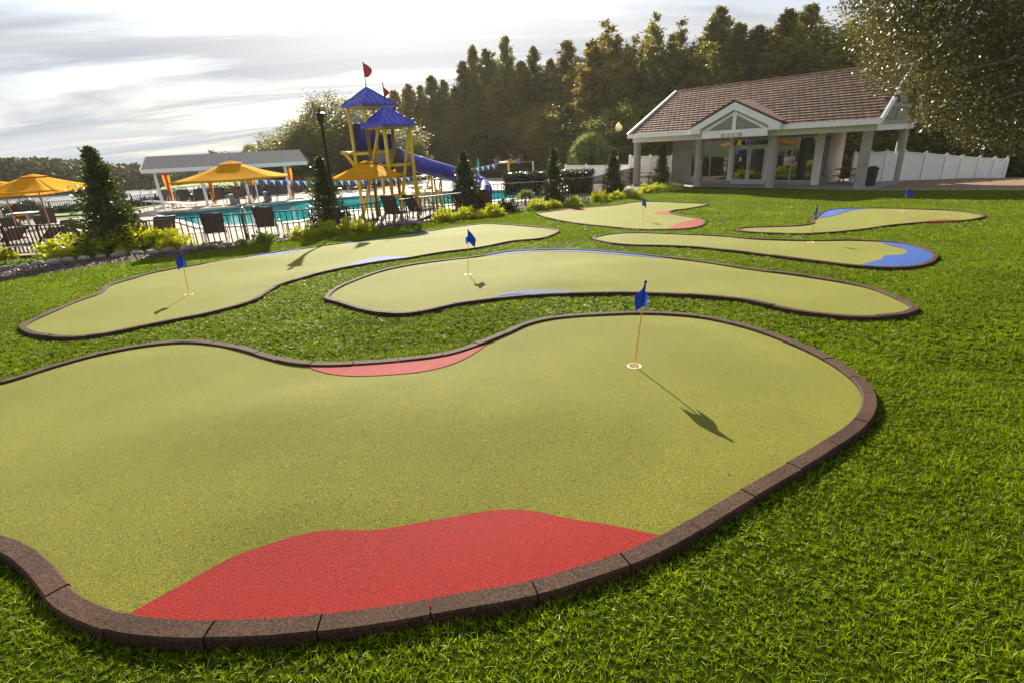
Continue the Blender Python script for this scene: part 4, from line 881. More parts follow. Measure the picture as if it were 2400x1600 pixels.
MB().add([(x0+.1, 0, zt+.222), (x0+.1, Dp, zt+.222), (x0+.1, Dp/2, zr-.06), (x0+.15, 0, zt+.222), (x0+.15, Dp, zt+.222), (x0+.15, Dp/2, zr-.06)], [(0, 2, 1), (3, 4, 5), (0, 1, 4, 3), (1, 2, 5, 4), (2, 0, 3, 5)]).build('gable_panel', m_pole, t)
def curtain(cx0, cy0, k):
    vs = []; n1 = 22; rows = 14
    for r_ in range(rows):
        f = r_/(rows-1); wd = .46*(1-.62*math.exp(-((f-.60)/.20)**2)) if f < .6 else .46*(.38+.35*(f-.6)/.4)
        for j in range(n1): g = j/(n1-1)-.5; vs.append((cx0+g*wd, cy0+.05*math.sin(j*1.45+k)*(1-.3*f), zt-.03-(zt-.12)*f))
    return MB().add(vs, [(r_*n1+j, r_*n1+j+1, (r_+1)*n1+j+1, (r_+1)*n1+j) for r_ in range(rows-1) for j in range(n1-1)])
for i in range(npst): curtain(i*Lc/3, Dp-.16, i).build('curtain', m_curt, t, True)

# ------------------------------------------------------------------ lamp posts
def lamp(base, top, label, globe, D=None):
    x, y = G(*base) if D is None else hz(*base, D)[:2]; D = math.hypot(x, y); z0 = float(T(x, y)); H = hz(*top, D).z-z0; t = thing('lamp_post', label, 'street lamp', (x, y, z0), 0, 'black lamp posts')
    hp = H-.62 if globe else H-.75
    b = MB(); b.lathe([(.13, 0), (.13, .10), (.10, .14), (.085, .5), (.07, .58), (.056, .64), (.048, hp), (.07, hp+.01), (.05, hp+.05)], n=14); b.build('post', m_black, t, True)
    b = MB(); b.lathe([(.055, hp+.04), (.10, hp+.16), (.13, hp+.33), (.17, hp+.38), (.17, hp+.41), (.10, hp+.44)], n=12); b.build('lamp_fitter', m_black, t)
    if globe:
        b = MB(); z = hp+.44-.28; b.lathe([(.11, hp+.2), (.19, hp+.27), (.235, hp+.38), (.23, hp+.48), (.17, hp+.60), (.09, hp+.66), (.06, hp+.68), (.075, hp+.72), (.02, hp+.78)], n=18); b.build('globe', m_globe, t, True)
    else:
        b = MB(); b.lathe([(.035, hp+.44), (.04, hp+.56), (.03, hp+.57)], n=10); b.build('socket', m_black, t, True)
        b = MB(); b.lathe([(.03, hp+.57), (.05, hp+.64), (.045, hp+.72), (.015, hp+.78)], n=12); b.build('bulb', m_cup, t, True)
    return t
lamp((795, 548), (747, 240), 'tall black lamp post with a bare bulb, standing in the bed beside the second evergreen', False)
lamp((1447, 440), (1446, 293), 'black lamp post with a glowing cream acorn globe left of the porch building', True, 39)
lamp((1018, 430), (1018, 366), 'small distant lamp with a cream globe behind the blue slide', True, 62)

# ------------------------------------------------------------------ play tower with slide
vd = Vector((math.sin(R(-12)), math.cos(R(-12)), 0)); rd = Vector((vd.y, -vd.x, 0))
Ft = Vector((*at(926, 510), 0)); eR = rd*1.08+vd*.72; eL = -rd*.72+vd*1.08
tw = thing('play_tower', 'yellow water play tower with two blue pyramid roofs and a long blue tube slide', 'play tower', Ft)
def frame_tower(o, zt, rz, zplat, zlow):
    c = [o, o+eR, o+eR+eL, o+eL]
    for p in c: MB().tube([p+Vector((0, 0, 0)), p+Vector((0, 0, zt))], .078, 10).build('post', m_yel, tw, True)
    for i in range(4):
        a, b_ = c[i], c[(i+1) % 4]
        MB().bar(a+Vector((0, 0, zt-.05)), b_+Vector((0, 0, zt-.05)), .10, .16).build('top_beam', m_yel, tw)
        MB().tube([a+Vector((0, 0, zplat-.08)), b_+Vector((0, 0, zplat-.08))], .06, 8).build('platform_beam', m_yel, tw, True)
        if zlow: MB().tube([a+Vector((0, 0, zlow)), b_+Vector((0, 0, zlow))], .055, 8).build('low_beam', m_yel, tw, True)
    q = [p+Vector((0, 0, zplat)) for p in c]; q2 = [p+Vector((0, 0, zplat-.06)) for p in c]
    MB().add(q+q2, [(0, 1, 2, 3), (7, 6, 5, 4), (0, 4, 5, 1), (1, 5, 6, 2), (2, 6, 7, 3), (3, 7, 4, 0)]).build('platform', m_wood, tw)
    cen = (c[0]+c[2])/2; ap = cen+Vector((0, 0, zt+rz)); cr = [cen+(p-cen)*1.30+Vector((0, 0, zt+.02)) for p in c]
    b = MB(); b.add(cr+[ap]+[p-Vector((0, 0, .09)) for p in cr], [(0, 1, 4), (1, 2, 4), (2, 3, 4), (3, 0, 4), (0, 5, 6, 1), (1, 6, 7, 2), (2, 7, 8, 3), (3, 8, 5, 0), (5, 8, 7, 6)]); r_ = b.build('roof', m_bluer, tw)
    for i in range(4):
        a, b_ = cr[i], cr[(i+1) % 4]
        MB().tube([a+Vector((0, 0, .01)), ap], .035, 6).build('roof_rib', m_bluer, r_)
        for k in range(1, 6):
            f = k/6; s = a+(b_-a)*f; up_ = min(f, 1-f)*2; m_ = (a+b_)/2; e = s+(ap-m_)*up_*.97; MB().bar(s+Vector((0, 0, .01)), e+Vector((0, 0, .01)), .045, .035).build('roof_rib', m_bluer, r_)
    return c, ap
cA, apA = frame_tower(Ft, 3.80, .78, 2.25, .85)
cB, apB = frame_tower(Ft+eL, 4.72, .72, 2.8, None)
V3 = lambda z: Vector((0, 0, z))
for a, b_ in [(cA[0]+eL*.30+V3(3.72), cA[3]+V3(2.1)), (cA[3]+V3(2.1), cA[3]-rd*.7+vd*.3+V3(0)), (cA[1]+V3(3.7), cA[1]-eR*.33+V3(2.2)), (cA[1]-eR*.33+V3(2.2), cA[0]+eR*.28+V3(.1)), (cB[3]+V3(2.75), cB[3]-rd*.6+V3(2.8)), (cB[3]+V3(2.1), cB[3]-rd*.42+V3(2.74)), (cB[1]+V3(2.7), cB[1]-eR*.5+V3(1.6))]:
    MB().tube([a, b_], .07, 8).build('brace', m_yel, tw, True)
def panel(a, b_, z0, z1, mat, name, th=.03):
    MB().bar(a+(b_-a)*.06+V3((z0+z1)/2), a+(b_-a)*.94+V3((z0+z1)/2), th, z1-z0).build(name, mat, tw)
panel(cB[2], cB[3], 2.86, 4.0, m_navy, 'side_panel'); panel(cB[1], cB[2], 2.86, 3.5, m_navy, 'side_panel')
a, b_ = cB[2], cB[3]; m_ = a+(b_-a)*.42+V3(3.45); e1 = (b_-a).normalized(); nn = V3(1).cross(e1).normalized(); nn = nn*(-.03 if nn.dot(vd) > 0 else .03)
pts = [m_+nn*.8+(e1*math.cos(t_)+V3(1)*math.sin(t_))*.40 for t_ in np.linspace(0, 2*math.pi, 25)[:-1]]; pts2 = [p+nn*.8 for p in pts]; k = len(pts)
MB().add(pts+pts2, [tuple(range(k)), tuple(range(2*k-1, k-1, -1))]+[(i, (i+1) % k, k+(i+1) % k, k+i) for i in range(k)]).build('round_emblem', m_bluep, tw)
# netting
def net(name, quad, nu, nv, mat, r_=.005):
    a, b_, c, d = quad; b = MB()
    for i in range(nu+1): f = i/nu; b.bar(a+(b_-a)*f, d+(c-d)*f, r_*2)
    for i in range(nv+1): f = i/nv; b.bar(a+(d-a)*f, b_+(c-b_)*f, r_*2)
    o = b.build(name, mat, tw); o['kind'] = 'stuff'
net('netting', (cB[0]+V3(3.95), cB[1]+V3(3.95), cB[1]+V3(4.55), cB[0]+V3(4.55)), 26, 12, m_grey, .003); net('netting', (cB[0]+V3(4.0), cB[3]+V3(4.0), cB[3]+V3(4.6), cB[0]+V3(4.6)), 26, 12, m_grey, .003)
net('netting', (cA[2]+V3(2.3), cA[1]+V3(2.3), cA[1]+V3(3.7), cA[2]+eR*-.1+V3(3.0)), 26, 24, m_grey, .003)
net('netting', (cA[3]-rd*.5+V3(.05), cA[3]+V3(.05), cA[3]+V3(1.2), cA[3]-rd*.3+V3(1.2)), 14, 24, m_pole, .004)
panel(cA[1], cA[2], 1.75, 2.2, m_navy, 'side_panel'); panel(cA[3], cA[2], 2.3, 2.8, m_grey, 'side_panel')
for ap, zz_, s_ in ((apB, 1.0, 1.), (apA, .95, .8)):
    MB().tube([ap, ap+V3(zz_)], .018, 6).build('flag_pole', m_brown, tw)
    if ap is apB: pts = [ap+V3(.40)]+[ap+V3(.40+.62*i/8)+rd*(.34*math.sin(math.pi*min(1, .1+i/8))**.8) for i in range(8)]+[ap+V3(1.0)]
    else: pts = [ap+V3(.32), ap+V3(.52)+rd*.27, ap+V3(.74)]
    k = len(pts); MB().add([p+vd*.006 for p in pts]+[p-vd*.006 for p in pts], [tuple(range(k)), tuple(range(2*k-1, k-1, -1))]+[(i, (i+1) % k, k+(i+1) % k, k+i) for i in range(k)]).build('red_pennant', m_rflag, tw)
# slide
sp = [hz(*p) for p in ((930, 366, 25.6), (958, 377, 25.9), (986, 387, 26.3), (1047, 404, 27), (1080, 415, 27.3), (1108, 424, 27.4), (1128, 434, 27.2), (1137, 447, 26.6), (1134, 462, 26.0))]
sp = [s-Ft for s in sp]; S = []
for i in range(len(sp)-1):
    a = sp[max(i-1, 0)]; b_ = sp[i]; c = sp[i+1]; d = sp[min(i+2, len(sp)-1)]
    for j in range(5): t_ = j/5; S.append(.5*((2*b_)+(-a+c)*t_+(2*a-5*b_+4*c-d)*t_*t_+(-a+3*b_-3*c+d)*t_**3))
S.append(sp[-1]); sl = thing_parent = MB().tube([s for s in S], [.37 if i % 10 else .395 for i in range(len(S))], 20, False).build('tube_slide', m_bluep, tw, True); m = sl.modifiers.new('w', 'SOLIDIFY'); m.thickness = .02
for o in tw.children:     # tower pieces were laid out in place; bring them relative to the tower's foot
    if o is not sl: o.location = -Ft
ex_ = Vector((*at(1134, 482), 0))-Ft
for s in (-1, 1): o = MB().bar(ex_+rd*.33*s+V3(.34)-vd*.5, ex_+rd*.33*s+V3(.34)+vd*.8, .05, .66).build('splash_skirt', m_orange, tw)
MB().bar(ex_+V3(.03)-vd*.5, ex_+V3(.03)+vd*.8, .6, .05).build('splash_floor', m_orange, tw); MB().bar(ex_-rd*.33-vd*.53+V3(.34), ex_+rd*.33-vd*.53+V3(.34), .05, .66).build('splash_skirt', m_orange, tw)

def yframe(px0, px1, ptop, pbase, label, D, extra=()):
    a = hz(px0, pbase, D); b_ = hz(px1, pbase, D); a.z = b_.z = 0; H = hz((px0+px1)/2, ptop, D).z; d = (b_-a); pr = Vector((-d.y, d.x, 0)).normalized()*.7; t = thing('yellow_play_frame', label, 'play frame', a, 0, 'yellow play frames by the pool')
    for q in (V3(0), d, d+pr, pr): MB().tube([q, q+V3(H)], .045, 8).build('post', m_yel, t, True)
    for z in (H, H*.62, .06):
        for q, w in ((V3(0), d), (d, d+pr), (d+pr, pr), (pr, V3(0))): MB().tube([q+V3(z), w+V3(z)], .04, 8).build('rail', m_yel, t, True)
    MB().tube([V3(H*.6), d+V3(.1)], .04, 8).build('brace', m_yel, t, True); MB().tube([pr+V3(.1), pr+d+V3(H)], .04, 8).build('brace', m_yel, t, True)
    return t, d, pr, H
t, d, pr, H = yframe(983, 1018, 414, 487, 'larger yellow tube frame holding orange netting beside the tower', 27.2)
b = MB()
for i in range(15):
    f = i/14; b.bar(d*f+V3(.08), d*f+V3(H*(.35+.35*f)), .012); 
for i in range(12): b.bar(V3(.08+H*.55*i/12), d+V3(.08+H*.6*i/12), .012)
for i in range(12): b.bar(pr+V3(.08+H*.5*i/12), pr+d+V3(.08+H*.55*i/12), .012)
o = b.build('orange_net', m_orange, t); o['kind'] = 'stuff'
yframe(1024, 1039, 421, 486, 'smaller yellow tube frame just right of the netted one', 27.0)

# splash feature, teal post, pennant line
v = hz(1193, 408, 47); t = thing('bucket_splash_feature', 'yellow tee shaped splash feature with purple, orange and blue tipping buckets', 'water play', (v.x, v.y, -.02)); H = hz(1193, 380, 47).z+.02
MB().tube([V3(0), V3(H)], .10, 10).build('post', m_yel, t, True); vv = Vector((v.x, v.y, 0)).normalized(); rr = Vector((vv.y, -vv.x, 0))
MB().tube([rr*-.85+V3(H-.05), rr*.8+V3(H+.02)], .075, 8).build('arm', m_yel, t, True)
m_pur = M('purple plastic', (.16, .08, .34), sc=3, rough=.4); m_sky = M('sky blue plastic', (.03, .18, .55), sc=3, rough=.4); m_red2 = M('orange red plastic', (.6, .10, .03), sc=3, rough=.4)
for s, mt in ((-1.05, m_pur), (.15, m_red2), (.85, m_sky)):
    b = MB(); b.lathe([(.10, H-.18), (.17, H+.22), (.15, H+.22), (.09, H-.14)], rr*s, 12); b.build('bucket', mt, t, True)
    MB().tube([rr*s+V3(H+.2), rr*(s+.08)+V3(H+.55), rr*(s+.3)+V3(H+.5), rr*(s+.4)+V3(H)], .02, 6).build('spout', m_orange, t, True)
v = hz(1123, 420, 44); t = thing('teal_spray_post', 'slim teal spray post with a tapered top left of the tipping buckets', 'water play', (v.x, v.y, 0)); H = hz(1123, 371, 44).z; b = MB(); b.lathe([(.06, 0), (.05, H-.9), (.10, H-.7), (.12, H-.3), (.02, H)], n=10); b.build('post', m_teal, t, True)
P0 = hz(596, 421, 36); P1 = hz(1165, 384.5, 41); P2 = hz(1249, 379, 44); t = thing('pennant_line', 'line of blue and white pennants strung across the pool', 'pennants', P0)
def lp(f): p = P0+(P1-P0)*f; p.z -= .95*4*f*(1-f)*.55; return p
MB().tube([lp(i/30)-P0 for i in range(31)]+[P2-P0], .008, 4).build('line', m_white, t)
m_pblue = M('pennant blue', (.02, .14, .55), sc=3, rough=.6, trans=.3); m_pwhite = M('pennant white', (.75, .76, .78), sc=3, rough=.6, trans=.3)
npn = 74; dirl = (P1-P0).normalized()
for i in range(npn):
    p = lp((i+.5)/npn)-P0; w = .10; sw = dirl*random.uniform(.02, .14)+vd*random.uniform(-.08, .08); L = .32
    b = MB().add([p-dirl*w, p+dirl*w, p+sw+V3(-L), p-dirl*w+vd*.01, p+dirl*w+vd*.01, p+sw+V3(-L)+vd*.01], [(0, 1, 2), (5, 4, 3)]); b.build('pennant', m_pblue if i % 2 else m_pwhite, t)
for nm, p in (('leaning white pennant line pole beside the cabana', P0), ('white pennant line pole behind the hedge', P2)):
    t = thing('line_pole', nm, 'pole', (p.x, p.y, -.02)); MB().tube([V3(0), V3(p.z+.02)], .04, 8).build('pole', m_white, t, True)

# ================================================================== PORCH BUILDING
O = Vector((*at(1634, 438.5), 0)); uv = Vector((.652, -.7582, 0)); ang = math.atan2(uv.y, uv.x)
B = thing('porch_building', 'single storey white trimmed play house with brown tiled roof, columned porch and small front gable', 'building', O, ang)
struct(sheet('porch_slab', [tuple((O+Matrix.Rotation(ang, 3, 'Z') @ Vector(p))[:2]) for p in ((-4.9, -.35, 0), (8.9, -.35, 0), (8.9, 6.6, 0), (-4.9, 6.6, 0))], Z0(.03), m_slab))
def bb(name, mat, x0, x1, y0, y1, z0, z1, bev=0, par=None):
    o = MB().box(x0, x1, y0, y1, z0, z1).build(name, mat, par or B)
    if bev: bevel(o, bev)
    return o
ZB, ZF = 2.58, 2.86
for s, d in ((-4.25, 0), (0, 0), (4.13, 0), (8.25, 0), (8.30, 5.5), (-4.25, 5.5)):
    b = MB(); pr_ = [(.225, .03), (.225, .50), (.215, .505), (.215, .52), (.225, .525), (.222, 1.6), (.214, 2.16), (.205, 2.165), (.205, 2.18), (.214, 2.185), (.214, ZB)]; b.lathe(pr_, (s, d, 0), 28); o = b.build('column', m_column, B); smooth_by_angle(o)
bb('front_beam', m_trim, -4.5, 8.62, -.19, .19, ZB, ZF); bb('back_beam', m_trim, -4.5, 8.62, 5.31, 5.69, ZB, ZF)
bb('side_beam', m_trim, 8.12, 8.50, .193, 5.307, ZB, ZF-.003); bb('side_beam', m_trim, -4.42, -4.08, .193, 5.307, ZB, ZF-.003)
bb('ceiling', m_beige, -4.4, 8.1, .2, 5.3, ZF-.03, ZF-.006)
EY0, EY1, RY, ZE, ZR = -.62, 6.22, 2.80, 3.02, 5.42
EX0, EX1, RX0, RX1 = -4.55, 8.85, -3.50, 8.72
bb('fascia', m_white, EX0-.02, -.12, EY0-.06, EY0, ZF-.02, ZE+.05, .012); bb('fascia', m_white, 4.70, EX1+.02, EY0-.06, EY0, ZF-.02, ZE+.05, .012); bb('soffit', m_trim, EX0, EX1, EY0+.002, -.192, ZF+.002, ZF+.03)
bb('back_fascia', m_white, EX0-.02, EX1+.02, EY1, EY1+.06, ZF-.02, ZE+.05)
def slab_poly(name, mat, pts, th, par=B):
    P = [Vector(p) for p in pts]; nn = (P[1]-P[0]).cross(P[2]-P[0]).normalized()*th; k = len(P)
    return MB().add(P+[p-nn for p in P], [tuple(range(k)), tuple(range(2*k-1, k-1, -1))]+[(i, k+i, k+(i+1) % k, (i+1) % k) for i in range(k)]).build(name, mat, par)
slab_poly('roof_deck', m_under, [(EX0, EY0, ZE), (EX1, EY0, ZE), (RX1, RY, ZR), (RX0, RY, ZR)], .10); slab_poly('roof_deck', m_under, [(EX1, EY1, ZE), (EX0, EY1, ZE), (RX0, RY, ZR), (RX1, RY, ZR)], .10)
# hipped-back left end and gabled right end
slab_poly('gable_wall', m_beige, [(8.46, -.1, ZF), (8.46, 5.7, ZF), (8.46, RY, ZR-.22)], .06)
for y0, y1, z0_, z1_ in ((.85, 2.62, ZF+.18, 3.55), (2.98, 4.75, ZF+.18, 3.55)): bb('gable_inset', m_gablep, 8.47, 8.52, y0, y1, z0_, z1_)
for a, b_ in (((8.53, -.1, ZF+.08), (8.53, 5.7, ZF+.08)), ((8.53, 1.0, 3.66), (8.53, 4.6, 3.66)), ((8.53, RY, ZF+.1), (8.53, RY, 5.1))): MB().bar(a, b_, .07, .16).build('gable_trim', m_column, B)
MB().bar((EX1-.02, EY0-.03, ZE-.04), (RX1+.12, RY, ZR-.01), .09, .26).build('rake_board', m_white, B); MB().bar((EX1-.02, EY1+.03, ZE-.04), (RX1+.12, RY, ZR-.01), .09, .26).build('rake_board', m_white, B)
MB().bar((EX0+.0, EY0-.03, ZE+.04), (RX0+.0, RY, ZR+.05), .12, .14).build('rake_board', m_white, B)
slab_poly('end_wall', m_trim, [(-4.42, 5.7, ZF), (-4.42, -.1, ZF), (RX0+.05, RY, ZR-.15)], .05)
# roof tiles in overlapping courses
nc = 19; tile = {}
def tile_mesh(w):
    m = MB(); L = .30; th = .05
    m.add([(-w/2, 0, .072), (w/2, 0, .072), (w/2, L, .004), (-w/2, L, .004), (-w/2, 0, -.01), (w/2, 0, -.01), (w*.18, -.008, .082), (w*.18, L, .010), (-w*.18, -.008, .082), (-w*.18, L, .010)], [(0, 8, 9, 3), (8, 6, 7, 9), (6, 1, 2, 7), (0, 4, 5, 1, 6, 8), (0, 3, 4), (1, 5, 2)])
    me = m.mesh('roof_tile'); me.materials.append(m_tilr); return me
tm = tile_mesh(.292)
nn = Vector((0, -(ZR-ZE), RY-EY0)).normalized(); sl_ = Vector((0, RY-EY0, ZR-ZE)); SL = sl_.length; sl_.normalize(); rot = Matrix((Vector((1, 0, 0)), sl_, nn)).transposed().to_4x4()
count = 0; rest_v = []; rest_f = []
cellsF = []
for r_ in range(nc):
    f = r_/nc; x0 = EX0+(RX0-EX0)*f+.16; x1 = EX1+(RX1-EX1)*f-.12; n = int((x1-x0)/.30); off = .15 if r_ % 2 else 0
    for i in range(n+1):
        xx = x0+.13+i*.30+off*.0+(.15 if r_ % 2 else 0)
        if xx > x1-.05: continue
        p = Vector((xx, EY0, ZE))+sl_*(SL*f)
        if -.25 < xx < 4.85:      # clipped under the front gable
            zl = 4.25-abs(xx-2.28)*.475
            if p.z < zl-.02: continue
        cellsF.append((p.x+ (9-r_)*.0, r_, p))
order = sorted(cellsF, key=lambda c: -(c[2].x*1.0-c[1]*.12))
for k, (x_, r_, p) in enumerate(order):
    mtx = Matrix.Translation(p+nn*random.uniform(0, .006)) @ rot @ Matrix.Rotation(random.uniform(-.012, .012), 4, 'Z')
    if k < 300: o = link('roof_tile', tm, None, B); o.matrix_local = mtx
    else:
        b0 = len(rest_v); rest_v += [tuple(mtx @ v.co) for v in tm.vertices]; rest_f += [tuple(b0+i for i in pl.vertices) for pl in tm.polygons]
me = bpy.data.meshes.new('roof_tiles'); me.from_pydata(rest_v, [], rest_f); m_tilr2 = M('clay roof tiles', (.115, .062, .038), (.30, .185, .125), sc=1.6, rough=.7, spec=.4, det=6, isl=True, bump=.3, bsc=30); stuff(link('roof_tiles', me, m_tilr2, B))
for i in range(40):
    xx = RX0+.15+i*.305; 
    if xx < RX1: o = MB().tube([(xx, RY, ZR+.02), (xx+.29, RY, ZR+.035)], .075, 7).build('ridge_tile', m_tilr, B)
# front gable
gx, gz, gl, gr_, zb_ = 2.28, 4.32, -.12, 4.68, 3.17
yb = 2.80-(ZR-4.25)/(ZR-ZE)*(RY-EY0)
for s, xe in ((-1, gl), (1, gr_)):
    A_ = Vector((gx, -.93, gz-.02)); C_ = Vector((xe, -.93, zb_)); dd_ = (C_-A_).normalized(); up_ = Vector((0, 1, 0)).cross(dd_)*(1 if s > 0 else -1)
    wv = Vector((0, 0, -.34)); th = Vector((0, .12, 0)); q = [A_, C_, C_+wv, A_+wv*1.05]
    MB().add(q+[p+th for p in q], [(0, 1, 2, 3), (7, 6, 5, 4), (0, 4, 5, 1), (1, 5, 6, 2), (2, 6, 7, 3), (3, 7, 4, 0)]).build('gable_rake', m_white, B)
    q = [Vector((gx, -.98, gz+.045)), Vector((xe+s*.05, -.98, zb_+.045)), Vector((xe+s*.05, -.5, zb_+.045)), Vector((gx, yb, gz+.045))]
    if s > 0: q = q[::-1]
    slab_poly('gable_roof', m_tilr, q, .06)
slab_poly('gable_face', m_trim, [(gl+.5, -.62, ZF-.02), (gr_-.5, -.62, ZF-.02), (gr_-.2, -.62, 3.1), (gx, -.62, gz-.3), (gl+.2, -.62, 3.1)], .1)
for s in (-1, 1):
    q = [(gx+s*.12, -.75, ZF+.14), (gx+s*1.42, -.75, ZF+.14), (gx+s*.12, -.75, ZF+.80)]
    if s < 0: q = [q[0], q[2], q[1]]
    slab_poly('gable_inset', m_gablep, q[::-1] if s > 0 else q[::-1], .03)
for a, b_ in (((gx, -.76, ZF+.1), (gx, -.76, gz-.35)),): MB().bar(a, b_, .20, .07, up=Vector((0, 1, 0))).build('gable_trim', m_white, B)
for s in (-1, 1): MB().bar((gx+s*1.62, -.745, ZF+.12), (gx-s*.02, -.745, ZF+.95), .08, .13).build('gable_trim', m_trim, B)
bb('gable_beam', m_white, gl+.62, gr_-.62, -.80, -.66, ZB+.02, ZF+.12, .01)
for s, xe in ((-1, gl), (1, gr_)): bb('gable_return', m_white, *(sorted((xe, xe-s*.55))), -.92, -.62, ZF+.0, zb_-.02-.0, .01)
# the sign: KIDZ-ZONE in mixed colours
bb('sign_board', m_white, 1.58, 2.86, -.83, -.805, ZB+.045, ZB+.275, .004)
m_lr = [M('letter '+n, c, c, sc=3, rough=.5) for n, c in (('red', (.62, .05, .05)), ('blue', (.05, .18, .50)), ('orange', (.75, .25, .03)), ('yellow', (.80, .60, .05)), ('green', (.08, .42, .16)), ('purple', (.22, .08, .36)))]
signp = [o for o in B.children if o.name.startswith('sign_board')][0]
xx = 1.63
for i, (ch, mi, w_) in enumerate(zip('KIDZ-ZONE', (0, 1, 3, 4, 5, 2, 3, 4, 5), (.14, .06, .145, .14, .10, .14, .16, .14, .13))):
    cu = bpy.data.curves.new('letter', 'FONT'); cu.body = ch; cu.size = .235; cu.extrude = .004; cu.offset = .004; ob = bpy.data.objects.new('letter_tmp', cu)
    col.objects.link(ob); dg = bpy.context.evaluated_depsgraph_get(); me = bpy.data.meshes.new_from_object(ob.evaluated_get(dg)); bpy.data.objects.remove(ob)
    l = link('letter', me, m_lr[mi], signp); l.matrix_local = Matrix.Translation((xx, -.836, ZB+.075+random.uniform(-.008, .012))) @ Matrix.Rotation(R(90), 4, 'X') @ Matrix.Rotation(R(random.uniform(-4, 4)), 4, 'Z'); xx += w_
# walls, doors, windows
WY = 1.9
bb('wall', m_beige, -2.95, -1.66, WY, WY+.2, .03, ZF-.01); bb('wall', m_beige, -2.95, -2.75, WY+.202, 5.2, .03, ZF-.01)
bb('wall', m_beige, -1.657, .98, WY, WY+.2, .03, .215); bb('wall', m_beige, 3.02, 5.43, WY, WY+.2, .03, .215)
bb('wall', m_trim, .80, 1.0, WY-.02, WY+.2, .218, ZF-.01); bb('wall', m_trim, 3.0, 3.45, WY-.02, WY+.2, .218, ZF-.01); bb('corner_pier', m_trim, 5.45, 5.75, WY-.04, WY+.28, .03, ZF-.01)
bb('header', m_beige, -1.657, .797, WY, WY+.2, 2.44, ZF-.01); bb('header', m_beige, 1.003, 2.997, WY, WY+.2, 2.46, ZF-.01); bb('header', m_beige, 3.453, 5.447, WY, WY+.2, 2.44, ZF-.01)
bb('side_wall', m_beige, 5.55, 5.75, WY+1.1, 5.2, .03, ZF-.01); bb('side_wall', m_beige, 5.55, 5.75, WY+.283, WY+1.097, .03, .3); bb('back_wall', m_beige, -2.745, 5.545, 5.0, 5.2, .03, ZF-.01)
def window(x0, x1, z0, z1, mull, y=WY+.06, fr=.045):
    w = bb('window', m_frame, x0, x1, y+.03, y+.055, z0, z0+fr); 
    bb('window_frame', m_frame, x0, x1, y-.03, y+.03, z1-fr, z1, 0, w); bb('window_frame', m_frame, x0, x1, y-.03, y+.027, z0, z0+fr, 0, w)
    xs_ = [x0]+list(mull)+[x1]
    for i, v in enumerate(xs_):
        a_ = v if i == 0 else (v-fr if i == len(xs_)-1 else v-fr/2); bb('window_frame', m_frame, a_, a_+fr, y-.033, y+.03, z0+fr, z1-fr, 0, w)
    for a_, c in zip(xs_, xs_[1:]): bb('pane', m_glass, a_+fr*.5, c-fr*.5, y-.002, y+.006, z0+fr*.6, z1-fr*.6, 0, w)
window(-1.655, .798, .218, 2.438, (-.37,)); window(3.452, 5.448, .218, 2.438, (4.31,)); window(1.004, 2.996, 2.12, 2.458, (1.95,))
for (x0, x1, hx) in ((1.03, 1.975, 1.90), (1.985, 2.93, 2.06)):
    d_ = bb('door', m_frame, x0, x1, WY+.02, WY+.065, .035, .30); y = WY+.03
    bb('door_rail', m_frame, x0, x1, WY+.017, WY+.065, 1.93, 2.06, 0, d_)
    for a_ in (x0, x1-.11): bb('door_stile', m_frame, a_, a_+.11, WY+.015, WY+.065, .303, 1.927, 0, d_)
    bb('pane', m_glass, x0+.11, x1-.11, WY+.035, WY+.045, .30, 1.93, 0, d_)
    o = MB().tube([(hx, WY+.01, .85), (hx, WY-.05, .87), (hx, WY-.05, 1.18), (hx, WY+.01, 1.20)], .014, 6).build('handle', m_black, d_)
for a_ in (1.004, 2.932): bb('door_jamb', m_frame, a_, a_+.064, WY-.01, WY+.07, .033, 2.117)
bb('door_head', m_frame, 1.07, 2.93, WY-.008, WY+.07, 2.063, 2.117)
bb('notice', m_white, 1.42, 1.56, WY+.026, WY+.034, 1.28, 1.50)
w = bb('side_window', m_frame, 5.60, 5.72, WY+.29, WY+1.09, .303, .34)
for a_, c in ((WY+.30, WY+.69), (WY+.73, WY+1.07)): bb('pane', m_glass, 5.66, 5.668, a_, c, .34, 2.4, 0, w)
for y in (WY+.29, WY+.69, WY+1.07): bb('window_frame', m_frame, 5.62, 5.71, y, y+.03, .34, 2.4, 0, w)
bb('side_header', m_beige, 5.55, 5.75, WY+.283, WY+1.097, 2.41, ZF-.01)

# picnic tables, bin, white box
def picnic(s, d, rz, label, W_=1.8):
    p = O+Matrix.Rotation(ang, 3, 'Z') @ Vector((s, d, 0)); t = thing('picnic_table', label, 'picnic table', (p.x, p.y, .03), ang+rz, 'brown picnic tables')
    for i in range(4): o = MB().box(-W_/2, W_/2, -.36+i*.185, -.36+i*.185+.165, .71, .75).build('tabletop_plank', m_wood, t); 
    for y in (-.72, .50):
        for k in (0, 1): MB().box(-W_/2, W_/2, y+k*.115, y+k*.115+.10, .42, .455).build('bench_plank', m_wood, t)
    for x in (-W_*.36, W_*.36):
        MB().bar((x, -.66, .39), (x, .66, .39), .04, .08).build('bench_support', m_wood, t); MB().bar((x, -.33, .69), (x, .33, .69), .04, .07).build('top_support', m_wood, t)
        for s_ in (-1, 1): MB().bar((x+.045, s_*.2, .68), (x+.045, s_*.55, .01), .04, .09).build('leg', m_wood, t)
picnic(7.1, 3.2, .1, 'brown picnic table in the shade of the open end of the porch')
v = Vector((*at(1500, 433), 0)); picnic(*((Matrix.Rotation(-ang, 3, 'Z') @ (v-O))[:2]), .9, 'brown picnic table behind the evergreen under the porch eave')
